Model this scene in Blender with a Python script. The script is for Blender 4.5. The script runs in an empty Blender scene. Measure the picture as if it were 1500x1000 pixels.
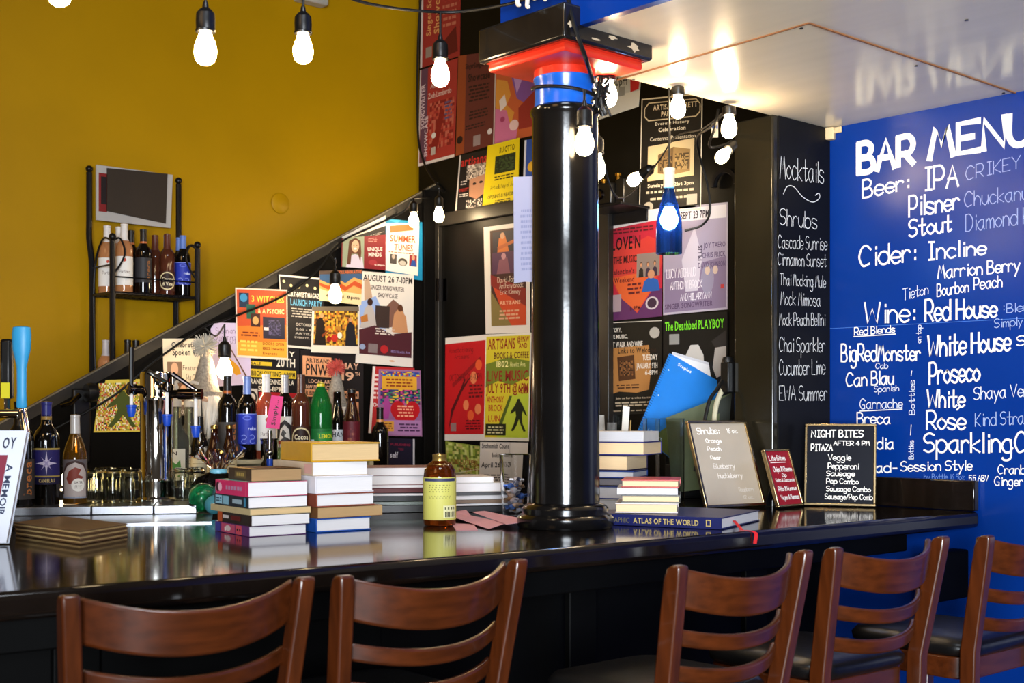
import bpy, bmesh, math, random
from mathutils import Vector, Matrix
rnd = random.Random(7)
R = math.radians
# ------------------------------------------------------------------ camera, world, light, exposure
scn = bpy.context.scene
COL = scn.collection
F = 1890.0; CXP = 750.0; HY = 608.0; CAMZ = 1.36; YAW = R(48)
FW = Vector((-math.sin(YAW), math.cos(YAW), 0)); RT = Vector((math.cos(YAW), math.sin(YAW), 0)); UP = Vector((0, 0, 1))
CAM = Vector((0, 0, CAMZ))
cd = bpy.data.cameras.new('camera'); cam = bpy.data.objects.new('camera', cd); COL.objects.link(cam)
cam.location = CAM; cam.rotation_euler = (R(90), 0, YAW)
cd.sensor_width = 36; cd.lens = F / 1500 * 36; cd.shift_y = (HY - 500) / 1500.0
cd.clip_start = 0.05; cd.clip_end = 60
cd.dof.use_dof = True; cd.dof.focus_distance = 3.9; cd.dof.aperture_fstop = 6.3
scn.camera = cam
scn.view_settings.view_transform = 'Standard'; scn.view_settings.look = 'None'
scn.view_settings.gamma = 1; scn.view_settings.use_curve_mapping = False
scn.view_settings.exposure = 0.0
w = bpy.data.worlds.new('world'); scn.world = w; w.use_nodes = True
w.node_tree.nodes['Background'].inputs[0].default_value = (1.0, 0.82, 0.66, 1)
w.node_tree.nodes['Background'].inputs[1].default_value = 0.05
def area(name, loc, target, sx, sy, power, col):
    l = bpy.data.lights.new(name, 'AREA'); l.shape = 'RECTANGLE'; l.size = sx; l.size_y = sy; l.energy = power; l.color = col
    o = bpy.data.objects.new(name, l); COL.objects.link(o); o.location = loc
    o.rotation_euler = (Vector(target) - Vector(loc)).to_track_quat('-Z', 'Y').to_euler(); return o
# daylight from the shop windows behind the camera, and two added fill lights overhead
area('window_daylight', (2.1, -1.5, 1.4), (-2.1, 3.6, 1.8), 1.9, 1.5, 145, (0.86, 0.93, 1.0)).data.spread = R(80)
area('overhead_fill', (-1.05, 1.05, 3.5), (-1.35, 1.5, 1.0), .8, .8, 40, (0.86, 0.92, 1.0))  # added cool softbox above the stools, brightens the book faces on the bar
area('warm_wall_fill', (-1.6, -1.6, 3.6), (-4.3, 2.0, 1.6), 1.2, 1.2, 24, (1.0, 0.58, 0.24))  # added warm fill that tints the left part of the yellow wall
BULB_E = 86.0

# ------------------------------------------------------------------ pixel rays onto real planes
def ray(px, py): return FW + RT * ((px - CXP) / F) + UP * ((HY - py) / F)
def at(px, py, d): return CAM + ray(px, py) * d
def onX(px, py, X): r = ray(px, py); return CAM + r * (X / r.x)
def onY(px, py, Y): r = ray(px, py); return CAM + r * (Y / r.y)
def onZ(px, py, z): r = ray(px, py); return CAM + r * ((z - CAMZ) / r.z)
def cw(xc, d, z=0.0): p = RT * xc + FW * d; return Vector((p.x, p.y, z))
BAR = 1.07; BACKY = 3.663; STX = -4.57; YWX = -4.85; MX = -2.487; PIY = 3.352; SOF = 2.315

# ------------------------------------------------------------------ materials
def lin(h):
    h = h.lstrip('#'); o = []
    for i in (0, 2, 4):
        c = int(h[i:i+2], 16) / 255; o.append(c / 12.92 if c <= .04045 else ((c + .055) / 1.055) ** 2.4)
    return (*o, 1)
MATS = {}
def mat(name, col, rough=.5, metal=0, spec=.5, coat=0, trans=0, ior=1.45, emit=0, noise=0, scale=20, bump=0, alpha=1, stretch=None, sss=0):
    if name in MATS: return MATS[name]
    m = bpy.data.materials.new(name); m.use_nodes = True; nt = m.node_tree; b = nt.nodes['Principled BSDF']
    c = lin(col) if isinstance(col, str) else col
    b.inputs['Base Color'].default_value = c; b.inputs['Roughness'].default_value = rough; b.inputs['Metallic'].default_value = metal
    b.inputs['Specular IOR Level'].default_value = spec; b.inputs['Coat Weight'].default_value = coat; b.inputs['Coat Roughness'].default_value = .06
    b.inputs['Transmission Weight'].default_value = trans; b.inputs['IOR'].default_value = ior; b.inputs['Alpha'].default_value = alpha
    if emit: b.inputs['Emission Color'].default_value = c; b.inputs['Emission Strength'].default_value = emit
    if noise or bump:
        tc = nt.nodes.new('ShaderNodeTexCoord'); mp = nt.nodes.new('ShaderNodeMapping'); nz = nt.nodes.new('ShaderNodeTexNoise')
        nt.links.new(tc.outputs['Object'], mp.inputs[0]); nt.links.new(mp.outputs[0], nz.inputs['Vector'])
        if stretch: mp.inputs['Scale'].default_value = stretch
        nz.inputs['Scale'].default_value = scale; nz.inputs['Detail'].default_value = 5
        if noise:
            rp = nt.nodes.new('ShaderNodeValToRGB'); e = rp.color_ramp.elements
            e[0].position = .3; e[1].position = .72
            e[0].color = tuple(x * (1 - noise) for x in c[:3]) + (1,); e[1].color = tuple(min(1, x * (1 + noise)) for x in c[:3]) + (1,)
            nt.links.new(nz.outputs['Fac'], rp.inputs[0]); nt.links.new(rp.outputs[0], b.inputs['Base Color'])
        if bump:
            bp = nt.nodes.new('ShaderNodeBump'); bp.inputs['Strength'].default_value = bump; bp.inputs['Distance'].default_value = .01
            nt.links.new(nz.outputs['Fac'], bp.inputs['Height']); nt.links.new(bp.outputs[0], b.inputs['Normal'])
    MATS[name] = m; return m
def pm(h): return mat('print_' + h.lstrip('#'), h, rough=.55, spec=.35)      # printed ink / paper / painted colour
M_yellow = mat('yellow_paint', '#a87f00', .45, spec=.25, noise=.06, scale=2.5, bump=.03)
M_blue = mat('blue_paint', '#032e7e', .26, spec=.35, noise=.05, scale=3, bump=.02)
M_black = mat('black_paint', '#0b0a08', .42, spec=.15, noise=.25, scale=8, bump=.05)
M_stair = mat('charcoal_paint', '#0b0a09', .6, spec=.08, noise=.2, scale=8, bump=.05)
M_olive = mat('glossy_black_paint', '#1d1a12', .16, noise=.15, scale=6, bump=.12)
M_chalk = mat('chalkboard_paint', '#0b0b0e', .45, spec=.15, noise=.25, scale=5, bump=.02)
M_sof = mat('white_gloss_paint', '#e6dcc6', .17, coat=0, noise=.03, scale=2, stretch=(1, 8, 1), bump=.01)
M_floor = mat('worn_wood_floor', '#6b4a32', .4, noise=.3, scale=4)
M_bar = mat('bar_lacquer', '#120d0a', .10, coat=.15, spec=.4, noise=.3, scale=6, stretch=(8, 1, 1), bump=.012)
M_panel = mat('bar_front_paint', '#040404', .6, spec=.1, noise=.2, scale=8)
M_steel = mat('brushed_steel', '#75767a', .28, metal=1, noise=.08, scale=30, stretch=(1, 20, 1))
M_chrome = mat('chrome', '#d6d2cb', .06, metal=1, noise=.03, scale=3)
M_dchrome = mat('dark_chrome', '#4a4442', .12, metal=1, noise=.1, scale=8)
M_gold = mat('gold_frame', '#b09a72', .25, metal=1, noise=.12, scale=60)
M_iron = mat('black_iron', '#16161a', .3, metal=.4, noise=.2, scale=30)
M_wood = mat('cherry_wood', '#411b06', .28, coat=.3, noise=.34, scale=7, stretch=(1.2, 9, 9), bump=.02)
M_woodv = mat('cherry_wood_upright', '#411b06', .3, coat=.3, noise=.32, scale=7, stretch=(9, 9, 1.2), bump=.02)
M_vinyl = mat('black_vinyl', '#0c0b0b', .3, noise=.2, scale=40, bump=.08)
M_rubber = mat('black_plastic', '#0b0b0c', .35, noise=.2, scale=30)
M_wire = mat('black_cord', '#0a0a0a', .4, noise=.2, scale=30)
M_paint_col = mat('column_black_gloss', '#0c0b0b', .15, spec=.4, noise=.2, scale=10, bump=.10)
M_colblue = mat('column_blue', '#1255b8', .22, noise=.1, scale=12, bump=.06)
M_colred = mat('column_red', '#c42c18', .28, noise=.1, scale=12, bump=.06)
M_page = mat('book_pages', '#cfcbcb', .8, noise=.06, scale=60, stretch=(.3, .3, 30), bump=.15)
M_pageold = mat('yellowed_pages', '#c3a577', .85, noise=.12, scale=60, stretch=(.3, .3, 30), bump=.15)
M_pagegrey = mat('greyish_pages', '#b9b9be', .8, noise=.09, scale=60, stretch=(.3, .3, 30), bump=.15)
M_bulb = mat('bulb_glow', (1.0, .74, .42, 1), .3, emit=BULB_E)
M_coolbulb = mat('cool_lamp_glow', (.62, .86, 1.0, 1), .3, emit=150)
M_glass = mat('clear_glass', '#f4f6f2', .03, trans=1, ior=1.3)
M_plastic = mat('clear_plastic', '#f4f6f8', .03, trans=1, ior=1.12)
M_amber = mat('amber_glass', '#6a2c06', .06, trans=.75, ior=1.4)
M_dglass = mat('dark_wine_glass', '#0b0806', .06, coat=.4, noise=.2, scale=5)
M_felt = mat('grey_felt', '#8f867a', .95, noise=.3, scale=120, bump=.4)
M_beard = mat('white_wool', '#d9cfc0', .95, noise=.2, scale=60, stretch=(1, 1, .15), bump=.8)

# ------------------------------------------------------------------ mesh builder
class MB:
    def __init__(s, m=None): s.v = []; s.f = []; s.mi = []; s.mats = []; s.cur = 0; s.use(m) if m else None
    def use(s, m):
        if m not in s.mats: s.mats.append(m)
        s.cur = s.mats.index(m); return s
    def add(s, vs, fs):
        n = len(s.v); s.v += [tuple(v) for v in vs]
        for f in fs: s.f.append([n + i for i in f]); s.mi.append(s.cur)
        return s
    def box(s, c, d, rz=0, M=None):
        x, y, z = d[0] / 2, d[1] / 2, d[2] / 2
        vs = [Vector((a * x, b * y, e * z)) for a in (-1, 1) for b in (-1, 1) for e in (-1, 1)]
        rot = Matrix.Rotation(rz, 3, 'Z') if M is None else M
        vs = [rot @ v + Vector(c) for v in vs]
        return s.add(vs, [(0, 1, 3, 2), (4, 6, 7, 5), (0, 4, 5, 1), (2, 3, 7, 6), (0, 2, 6, 4), (1, 5, 7, 3)])
    def prism(s, pts, z0, z1):
        n = len(pts); vs = [(p[0], p[1], z0) for p in pts] + [(p[0], p[1], z1) for p in pts]
        return s.add(vs, [list(range(n))[::-1], list(range(n, 2 * n))] + [(i, (i + 1) % n, n + (i + 1) % n, n + i) for i in range(n)])
    def extr(s, pts, off):                                       # planar 3-D polygon pushed along a vector
        n = len(pts); off = Vector(off); vs = [Vector(p) for p in pts] + [Vector(p) + off for p in pts]
        return s.add(vs, [list(range(n)), list(range(2 * n - 1, n - 1, -1))] + [(i, n + i, n + (i + 1) % n, (i + 1) % n) for i in range(n)])
    def lathe(s, prof, n=24, c=(0, 0, 0), M=None, sx=1, sy=1):
        c = Vector(c); vs = []; fs = []
        for r, z in prof:
            for k in range(n):
                a = 2 * math.pi * k / n; p = Vector((r * math.cos(a) * sx, r * math.sin(a) * sy, z)); vs.append((M @ p if M else p) + c)
        m = len(prof)
        for i in range(m - 1):
            for k in range(n):
                k2 = (k + 1) % n; fs.append((i * n + k, i * n + k2, (i + 1) * n + k2, (i + 1) * n + k))
        if prof[0][0] > 1e-5: fs.append(list(range(n))[::-1])
        if prof[-1][0] > 1e-5: fs.append([(m - 1) * n + k for k in range(n)])
        return s.add(vs, fs)
    def sweep(s, path, sec, up=(0, 0, 1), closed=True, upf=None):
        path = [Vector(p) for p in path]; vs = []; fs = []; n = len(sec); up = Vector(up)
        for i, p in enumerate(path):
            t = (path[min(i + 1, len(path) - 1)] - path[max(i - 1, 0)]).normalized()
            u = (upf(i) if upf else up); a = t.cross(u)
            if a.length < 1e-4: a = t.cross(Vector((1, 0, 0)))
            a.normalize(); b = a.cross(t).normalized()
            for x, y in sec: vs.append(p + a * x + b * y)
        for i in range(len(path) - 1):
            for k in range(n): k2 = (k + 1) % n; fs.append((i * n + k, i * n + k2, (i + 1) * n + k2, (i + 1) * n + k))
        fs.append(list(range(n))[::-1]); fs.append([(len(path) - 1) * n + k for k in range(n)])
        return s.add(vs, fs)
    def tube(s, path, r, n=8):
        path = [Vector(p) for p in path]
        rs = r if isinstance(r, (list, tuple)) else [r] * len(path); vs = []; fs = []
        t0 = (path[1] - path[0]).normalized(); a = t0.orthogonal().normalized()
        for i, p in enumerate(path):
            t = (path[min(i + 1, len(path) - 1)] - path[max(i - 1, 0)]).normalized()
            a = (a - t * a.dot(t)).normalized(); b = t.cross(a)
            for k in range(n): q = 2 * math.pi * k / n; vs.append(p + (a * math.cos(q) + b * math.sin(q)) * rs[i])
        for i in range(len(path) - 1):
            for k in range(n): k2 = (k + 1) % n; fs.append((i * n + k, i * n + k2, (i + 1) * n + k2, (i + 1) * n + k))
        fs.append(list(range(n))[::-1]); fs.append([(len(path) - 1) * n + k for k in range(n)])
        return s.add(vs, fs)
    def ball(s, c, r, n=12, m=8, sx=1, sy=1, sz=1):
        return s.lathe([(max(1e-6, r * math.sin(math.pi * i / m)), -r * math.cos(math.pi * i / m) * sz) for i in range(m + 1)], n, c, None, sx, sy)
    def build(s, name, parent=None, loc=None, rz=0, bevel=0, smooth=35, seg=2):
        me = bpy.data.meshes.new(name); me.from_pydata(s.v, [], s.f)
        for m in s.mats: me.materials.append(m)
        me.polygons.foreach_set('material_index', s.mi); me.update()
        if smooth:
            me.polygons.foreach_set('use_smooth', [True] * len(me.polygons)); me.set_sharp_from_angle(angle=R(smooth))
        o = bpy.data.objects.new(name, me); COL.objects.link(o)
        if parent: o.parent = parent
        if loc is not None: o.location = loc
        o.rotation_euler = (0, 0, rz)
        if bevel:
            b = o.modifiers.new('bevel', 'BEVEL'); b.width = bevel; b.segments = seg; b.limit_method = 'ANGLE'; b.angle_limit = R(35)
        return o
def tag(o, label=None, cat=None, group=None, kind=None):
    if label: o['label'] = label
    if cat: o['category'] = cat
    if group: o['group'] = group
    if kind: o['kind'] = kind
    return o
def thing(name, label, cat, loc=(0, 0, 0), rz=0, group=None):
    o = bpy.data.objects.new(name, None); o.empty_display_size = .05; COL.objects.link(o); o.location = loc; o.rotation_euler = (0, 0, rz)
    return tag(o, label, cat, group, 'thing')
def struct(o): o['kind'] = 'structure'; return o
def dup(root, loc, rz, label=None):
    r = root.copy(); COL.objects.link(r); r.location = loc; r.rotation_euler = (0, 0, rz)
    if label: r['label'] = label
    for ch in list(root.children):
        c = ch.copy(); COL.objects.link(c); c.parent = r
        for g in list(ch.children): d = g.copy(); COL.objects.link(d); d.parent = c
    return r
def smooth_path(pts, k=6):
    P = [Vector(p) for p in pts]; P = [2 * P[0] - P[1]] + P + [2 * P[-1] - P[-2]]; out = []
    for i in range(1, len(P) - 2):
        a, b, c, d = P[i-1:i+3]
        for j in range(k):
            t = j / k; out.append(.5 * ((2 * b) + (c - a) * t + (2 * a - 5 * b + 4 * c - d) * t * t + (3 * b - a - 3 * c + d) * t ** 3))
    out.append(P[-2]); return out

# ------------------------------------------------------------------ printed letters (built-in font) and chalk strokes
GLY = {}
def _glyphs():
    tmp = []
    for bold in (0, 1):
        for ch in "ABCDEFGHIJKLMNOPQRSTUVWXYZabcdefghijklmnopqrstuvwxyz0123456789&.,:;-'!/@+|":
            c = bpy.data.curves.new('g', 'FONT'); c.body = ch; c.size = 1; c.resolution_u = 2; c.offset = .022 * bold; c.fill_mode = 'FRONT'
            o = bpy.data.objects.new('g', c); COL.objects.link(o); tmp.append((bold, ch, o, c))
    bpy.context.view_layer.update(); dg = bpy.context.evaluated_depsgraph_get()
    for bold, ch, o, c in tmp:
        me = o.evaluated_get(dg).to_mesh(); vs = [(v.co.x, v.co.y) for v in me.vertices]; fs = [list(p.vertices) for p in me.polygons]
        x0 = min([v[0] for v in vs], default=0); x1 = max([v[0] for v in vs], default=.3)
        GLY[(bold, ch)] = ([(x - x0, y) for x, y in vs], fs, x1 - x0)
        o.evaluated_get(dg).to_mesh_clear()
    for bold, ch, o, c in tmp: bpy.data.objects.remove(o); bpy.data.curves.remove(c)
_glyphs()
HW = {'A':"044e84|1868",'B':"040e|~0e4e6c4909|~0959765404",'C':"~8c5e2d09163475",'D':"040e|~0e4e7b774404",'E':"7e0e0474|0959",'F':"7e0e04|0959",
'G':"~8c5e2d0916345475|487874",'H':"040e|747e|0979",'I':"2e6e|4e44|2464",'J':"2e8e|~5e56341406",'K':"040e|7e0874",'L':"0e0474",'M':"042e486e84",'N':"040e747e",
'O':"~4e1c09164476897c4e",'P':"040e|~0e5e7b5808",'Q':"~4e1c09164476897c4e|5684",'R':"040e|~0e5e7b5808|3874",'S':"~7d4e1d0b295977653405",'T':"0e8e|4e44",
'U':"~0e072454777e",'V':"0e448e",'W':"0e245b84ae",'X':"0e84|048e",'Y':"0e498e|4944",'Z':"0e8e0484",
'a':"~6a3a0806244467|6a6574",'b':"0e04|~082a5a7876542406",'c':"~694a2a0806244465",'d':"7e74|~785a2a0806245476",'e':"~0767694a2a0806244465",
'f':"~6d4e2c24|0a5a",'g':"~685a2a0806245476|~6a62401001",'h':"0e04|~072a4a6864",'i':"2a24|2c2d",'j':"~3a321001|3c3d",'k':"0e04|6a0764",'l':"1e14",
'm':"0a04|~082a3a4844|~486a7a8884",'n':"0a04|~082a4a6864",'o':"~3a08063466683a",'p':"0a00|~082a5a7876542406",'q':"6a60|~685a2a0806244466",
'r':"0a04|~082a4a59",'s':"~694a1a083766542405",'t':"~3e354465|0a6a",'u':"~0a06244467|6a64",'v':"0a346a",'w':"0a2449648a",'x':"0a64|046a",'y':"0a34|6a10",'z':"0a6a0464",
'0':"~3e0b0734676b3e",'1':"1c3e34",'2':"~0c2e5e6b4804|0464",'3':"~0d3e5d5b2958663405",'4':"5e0777|5e54",'5':"6e0e09|~094a674405",'6':"~5e1a0734664918",
'7':"0e6e24",'8':"~3e0c39673407396c3e",'9':"~6b3e0b396b54",':':"2526|292a",'.':"1415",'-':"1858",'/':"046e","'":"1e1c",',':"2513",'&':"~742c3e5c06244678",'~':"~080a2b48667889"}
def hw_strokes(text):
    """strokes of a hand-written line, unit = cap height 1, baseline 0; and its width"""
    x = 0; out = []
    for ch in text:
        if ch == ' ': x += .42; continue
        g = HW.get(ch)
        if not g: x += .3; continue
        wmax = 0; strokes = []
        for st in g.replace(' ', '').split('|'):
            sm = st.startswith('~'); st = st.lstrip('~')
            pts = [(int(st[i], 36), int(st[i + 1], 36) - 4) for i in range(0, len(st) - 1, 2)]
            wmax = max([wmax] + [p[0] for p in pts])
            if sm and len(pts) > 2: pts = [(p.x, p.y) for p in smooth_path([(a, b, 0) for a, b in pts], 4)]
            strokes.append(pts)
        j = rnd.uniform(-.02, .02)
        for pts in strokes: out.append([(x + a / 10, b / 10 + j) for a, b in pts])
        x += wmax / 10 + .17
    return out, max(.1, x - .17)
RB = [0]
def ribbon(mb, pts, wd, nrm):
    RB[0] = (RB[0] + 1) % 9; P = [Vector(p) + nrm * .00004 * RB[0] for p in pts]; L = []; n = len(P)
    for i, p in enumerate(P):
        t = P[min(i + 1, n - 1)] - P[max(i - 1, 0)]
        if t.length < 1e-7: t = Vector((1, 0, 0))
        t.normalize(); s = nrm.cross(t).normalized() * wd / 2
        if i == 0: p = p - t * wd * .35
        if i == n - 1: p = p + t * wd * .35
        L += [p + s, p - s]
    mb.add(L, [(2 * i, 2 * i + 1, 2 * i + 3, 2 * i + 2) for i in range(n - 1)])
def quadmap(TL, TR, BR, BL, nrm, off=0):
    TL, TR, BR, BL = map(Vector, (TL, TR, BR, BL)); nrm = Vector(nrm).normalized()
    return lambda u, v, k=0: (TL * (1 - u) + TR * u) * (1 - v) + (BL * (1 - u) + BR * u) * v + nrm * (off + k * .00012)
DASH = [.04, .13]
def draw(mb, f, items, nrm=None, sub=1):
    """flat artwork in unit square (v down) laid on the surface f(u,v,layer)"""
    k = 1
    for it in items:
        t = it[0]
        if t in 'repn': k += 1
        if t == 'r':
            _, x0, y0, x1, y1, c = it; mb.use(pm(c)); q = max(1, int(sub * abs(x1 - x0) + .99)) if sub > 1 else 1
            vs = []; fs = []
            for i in range(q + 1):
                x = x0 + (x1 - x0) * i / q; vs += [f(x, y0, k), f(x, y1, k)]
            mb.add(vs, [(2 * i, 2 * i + 1, 2 * i + 3, 2 * i + 2) for i in range(q)])
        elif t == 'e':
            _, cx, cy, rx, ry, c = it; mb.use(pm(c)); mb.add([f(cx + rx * math.cos(a * .3142), cy - ry * math.sin(a * .3142), k) for a in range(20)][::-1], [list(range(20))[::-1]])
        elif t == 'p':
            _, pts, c = it; mb.use(pm(c)); mb.add([f(x, y, k) for x, y in pts], [list(range(len(pts)))])
        elif t == 'n':
            _, x0, y0, x1, y1, nx, ny, sd, cols = it; q = random.Random(sd)
            for i in range(nx):
                for j in range(ny):
                    mb.use(pm(q.choice(cols))); a0 = x0 + (x1 - x0) * i / nx; a1 = x0 + (x1 - x0) * (i + 1) / nx; b0 = y0 + (y1 - y0) * j / ny; b1 = y0 + (y1 - y0) * (j + 1) / ny
                    mb.add([f(a0, b0, k), f(a0, b1, k), f(a1, b1, k), f(a1, b0, k)], [(0, 1, 2, 3)])
        elif t in ('t', 'T', 'v', 'V'):                            # text fitted to a box; T bold; v vertical (reads upward)
            _, s, x0, y0, x1, y1, c = it; mb.use(pm(c)); b = 1 if t in 'TV' else 0
            x = 0; gl = []
            for ch in s:
                if ch == ' ': x += .3; continue
                g = GLY.get((b, ch))
                if not g: continue
                gl.append((x, g)); x += g[2] + .075
            W = max(x - .075, .05); has_d = any(ch in 'gjpqy,' for ch in s); lo = -.2 if has_d else 0; hi = .73 if any(ch.isupper() or ch.isdigit() or ch in 'bdfhklt' for ch in s) else .55
            for gx, (vs, fs, gw) in gl:
                pts = []
                for vx, vy in vs:
                    uu = (gx + vx) / W; vv = 1 - (vy - lo) / (hi - lo)
                    if t in 'tT': pts.append(f(x0 + (x1 - x0) * uu, y0 + (y1 - y0) * vv, k + 2))
                    else: pts.append(f(x0 + (x1 - x0) * vv, y1 + (y0 - y1) * uu, k + 2))
                mb.add(pts, fs)
        elif t == 'h':                                             # hand-written text fitted to a box, stroke width in metres
            _, s, x0, y0, x1, y1, c, wd = it; mb.use(pm(c)); st, W = hw_strokes(s)
            n = nrm if nrm is not None else (f(1, 0) - f(0, 0)).cross(f(0, 0) - f(0, 1)).normalized()
            for p in st: ribbon(mb, [f(x0 + (x1 - x0) * a / W, y1 + (y0 - y1) * b, k + 2) for a, b in p], wd, n)
        elif t == 'l':                                             # lines of tiny print: rows of short dashes
            _, x0, y0, x1, y1, n, c = it; mb.use(pm(c)); q = random.Random(int(1000 * (x0 + y0 * 3)) + n)
            for i in range(n):
                h = (y1 - y0) / n; yy = y0 + h * i; m = q.uniform(0, .12) * (x1 - x0); x = x0 + m
                while x < x1 - m:
                    e = min(x1 - m, x + q.uniform(*DASH)); mb.add([f(x, yy + h * .2, k + 1), f(x, yy + h * .7, k + 1), f(e, yy + h * .7, k + 1), f(e, yy + h * .2, k + 1)], [(0, 1, 2, 3)]); x = e + .022
# ================================================================== THE SETTING
H = 3.7
struct(MB(M_floor).box((-1.5, 1.5, -.05), (9, 8, .1)).build('floor'))
struct(MB(M_yellow).box((YWX - .05, 1.9, H / 2), (.1, 6.6, H)).build('wall_left'))
mb = MB(M_black).box(((-4.71 + MX) / 2, BACKY + .05, H / 2), (-MX - 4.71 + 9.42 - 2 * MX - 4.71 if False else 4.71 + MX, .1, H)); struct(mb.build('wall_back'))
WR = struct(MB(M_blue).box(((MX + 2.6) / 2, BACKY + .05, SOF / 2 - .0), (2.6 - MX, .1, SOF)).build('wall_right'))
PIER = struct(MB(M_olive).box(((-2.642 + MX) / 2, (PIY + BACKY) / 2, SOF / 2), (MX + 2.642, BACKY - PIY, SOF)).build('wall_pier', bevel=.006))
# stairs: sloped side wall, its capping rail, the treads behind
s0 = onX(130, 552, STX); s1 = onX(612, 287, STX); sl = (s1.z - s0.z) / (s1.y - s0.y)
def stz(y): return s0.z + sl * (y - s0.y)
YA = s0.y - (s0.z - .08) / sl
mb = MB(M_stair).extr([(STX, YA, 0), (STX, BACKY, 0), (STX, BACKY, stz(BACKY)), (STX, YA, stz(YA))], (-.019, 0, 0)); struct(mb.build('wall_stair'))
M_cap = mat('worn_grey_paint', '#24211c', .45, noise=.45, scale=9, bump=.1)
M_edge = mat('worn_rail_edge', '#6b6250', .6, noise=.3, scale=12)
mb = MB(M_cap); y0, y1 = YA, BACKY - .002
mb.extr([(STX + .005, y0, stz(y0) - .036), (STX + .005, y1, stz(y1) - .036), (STX + .005, y1, stz(y1) + .006), (STX + .005, y0, stz(y0) + .006)], (-.022, 0, 0)); mb.use(M_edge)
mb.extr([(STX + .004, y0, stz(y0) + .0065), (STX + .004, y1, stz(y1) + .0065), (STX + .004, y1, stz(y1) + .012), (STX + .004, y0, stz(y0) + .012)], (-.02, 0, 0)); struct(mb.build('trim_1'))
mb = MB(M_stair)
mb.box((STX + .012, BACKY - .05, 1.62), (.022, .09, 1.5)); struct(mb.build('trim_2', bevel=.003))
mb = MB(M_floor)
for i in range(12):
    yy = -.35 + i * .31; zt = stz(yy) - .16; mb.box(((YWX + STX) / 2 - .02, yy + .155, zt / 2), (-YWX + STX - .042, .31, zt))
struct(mb.build('floor_stairs'))
# white boxed-in ceiling over the bar and its blue front
CE = struct(MB(M_sof).box(((MX - .015 + 2.6) / 2, (2.262 + BACKY) / 2, SOF + .05), (2.6 - MX + .015, BACKY - 2.262, .1)).build('ceiling'))
mb = MB(M_blue).box(((-2.53 + 2.6) / 2, 2.25, (SOF + H) / 2), (5.13, .024, H - SOF)); struct(mb.build('wall_upper'))
M_seam = mat('raw_wood_edge', '#8d5a32', .7, noise=.2, scale=30)
mb = MB(M_seam)
def seam(a, b, wd=.006):
    A = onZ(*a, SOF); B = onZ(*b, SOF); d = (B - A).normalized(); s = d.cross(UP) * wd / 2
    mb.extr([A + s, A - s, B - s, B + s], (0, 0, -.003))
seam((905, 116), (1185, 33)); seam((1185, 33), (1492, 137)); mb.build('panel_seam', CE)
mb = MB(M_iron)
for p in ((1174, 41), (1342, 96), (1470, 136), (1000, 143), (928, 116), (1416, 29)): q = onZ(*p, SOF); mb.lathe([(.005, -.002), (.004, 0)], 8, q)
mb.build('screw_heads', CE)
mb = MB(mat('masking_tape', '#cdb48a', .7, noise=.1, scale=30)); a = onY(1216, 196, BACKY - .01); mb.box((MX + .012, BACKY - .014, SOF - .022), (.03, .024, .04), .3)
mb.box((MX + .03, BACKY - .008, SOF - .012), (.045, .008, .02)); tag(mb.build('tape_scrap', bevel=.003), 'beige scrap of masking tape in the corner below the white ceiling', 'tape', kind='thing')
# door in the back wall with frame and hinge
xl = onY(651, 400, BACKY).x; xr = onY(884, 400, BACKY).x; zt = onY(655, 333, BACKY).z
D1 = struct(MB(M_black).box(((xl + xr) / 2, BACKY - .008, zt / 2), (xr - xl, .015, zt)).build('door_1'))
M_jamb = mat('grey_door_frame', '#25221e', .35, noise=.25, scale=10, bump=.06)
mb = MB(M_jamb); mb.box((xl - .03, BACKY - .018, (zt + .06) / 2), (.06, .034, zt + .06)); mb.box((xr + .03, BACKY - .018, (zt + .06) / 2), (.06, .034, zt + .06)); mb.box(((xl + xr) / 2, BACKY - .018, zt + .031), (xr - xl, .034, .058))
struct(mb.build('door_frame', D1, bevel=.004))
hz = onY(652, 425, BACKY).z
mb = MB(M_dchrome)
mb.lathe([(.007, -.05), (.007, .05)], 10, (xl + .004, BACKY - .042, hz)); mb.box((xl + .02, BACKY - .018, hz), (.035, .004, .1)); mb.build('hinge', D1)
# small things fixed to the yellow wall
p = onX(410, 298, YWX); mb = MB(M_yellow).lathe([(.045, 0), (.045, .006), (.038, .010), (0, .010)], 20, p, Matrix.Rotation(R(90), 3, 'Y')); tag(mb.build('wall_plate'), 'round cover plate painted over on the yellow wall', 'plate', kind='thing')
p = onX(450, -12, YWX); mb = MB(mat('grey_plastic_box', '#a8a49a', .5, noise=.1)).box(p + Vector((.03, 0, 0)), (.06, .15, .12)); tag(mb.build('junction_box', bevel=.008), 'grey box high on the yellow wall above a string bulb', 'box', kind='thing')
# black wall bracket with a pull, left under the stair rail
p = onX(122, 615, STX + .03)
t = thing('bottle_opener', 'black lever bottle opener screwed to the stair wall beside the patterned poster', 'bottle opener', (STX, p.y, p.z))
mb = MB(M_rubber).box((.012, 0, -.02), (.02, .07, .27)); mb.build('back_plate', t, bevel=.008)
mb = MB(M_rubber).lathe([(.001, -.02), (.032, -.018), (.036, 0), (.032, .018), (.001, .02)], 18, (.05, .02, .10), Matrix.Rotation(R(90), 3, 'X')); mb.tube([(.02, .02, .10), (.05, .02, .10)], .012); mb.build('pulley', t)
mb = MB(M_dchrome).tube([(.04, -.02, .09), (.06, -.06, .06), (.065, -.10, .05)], [.010, .008, .006]); mb.build('lever', t)

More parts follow.
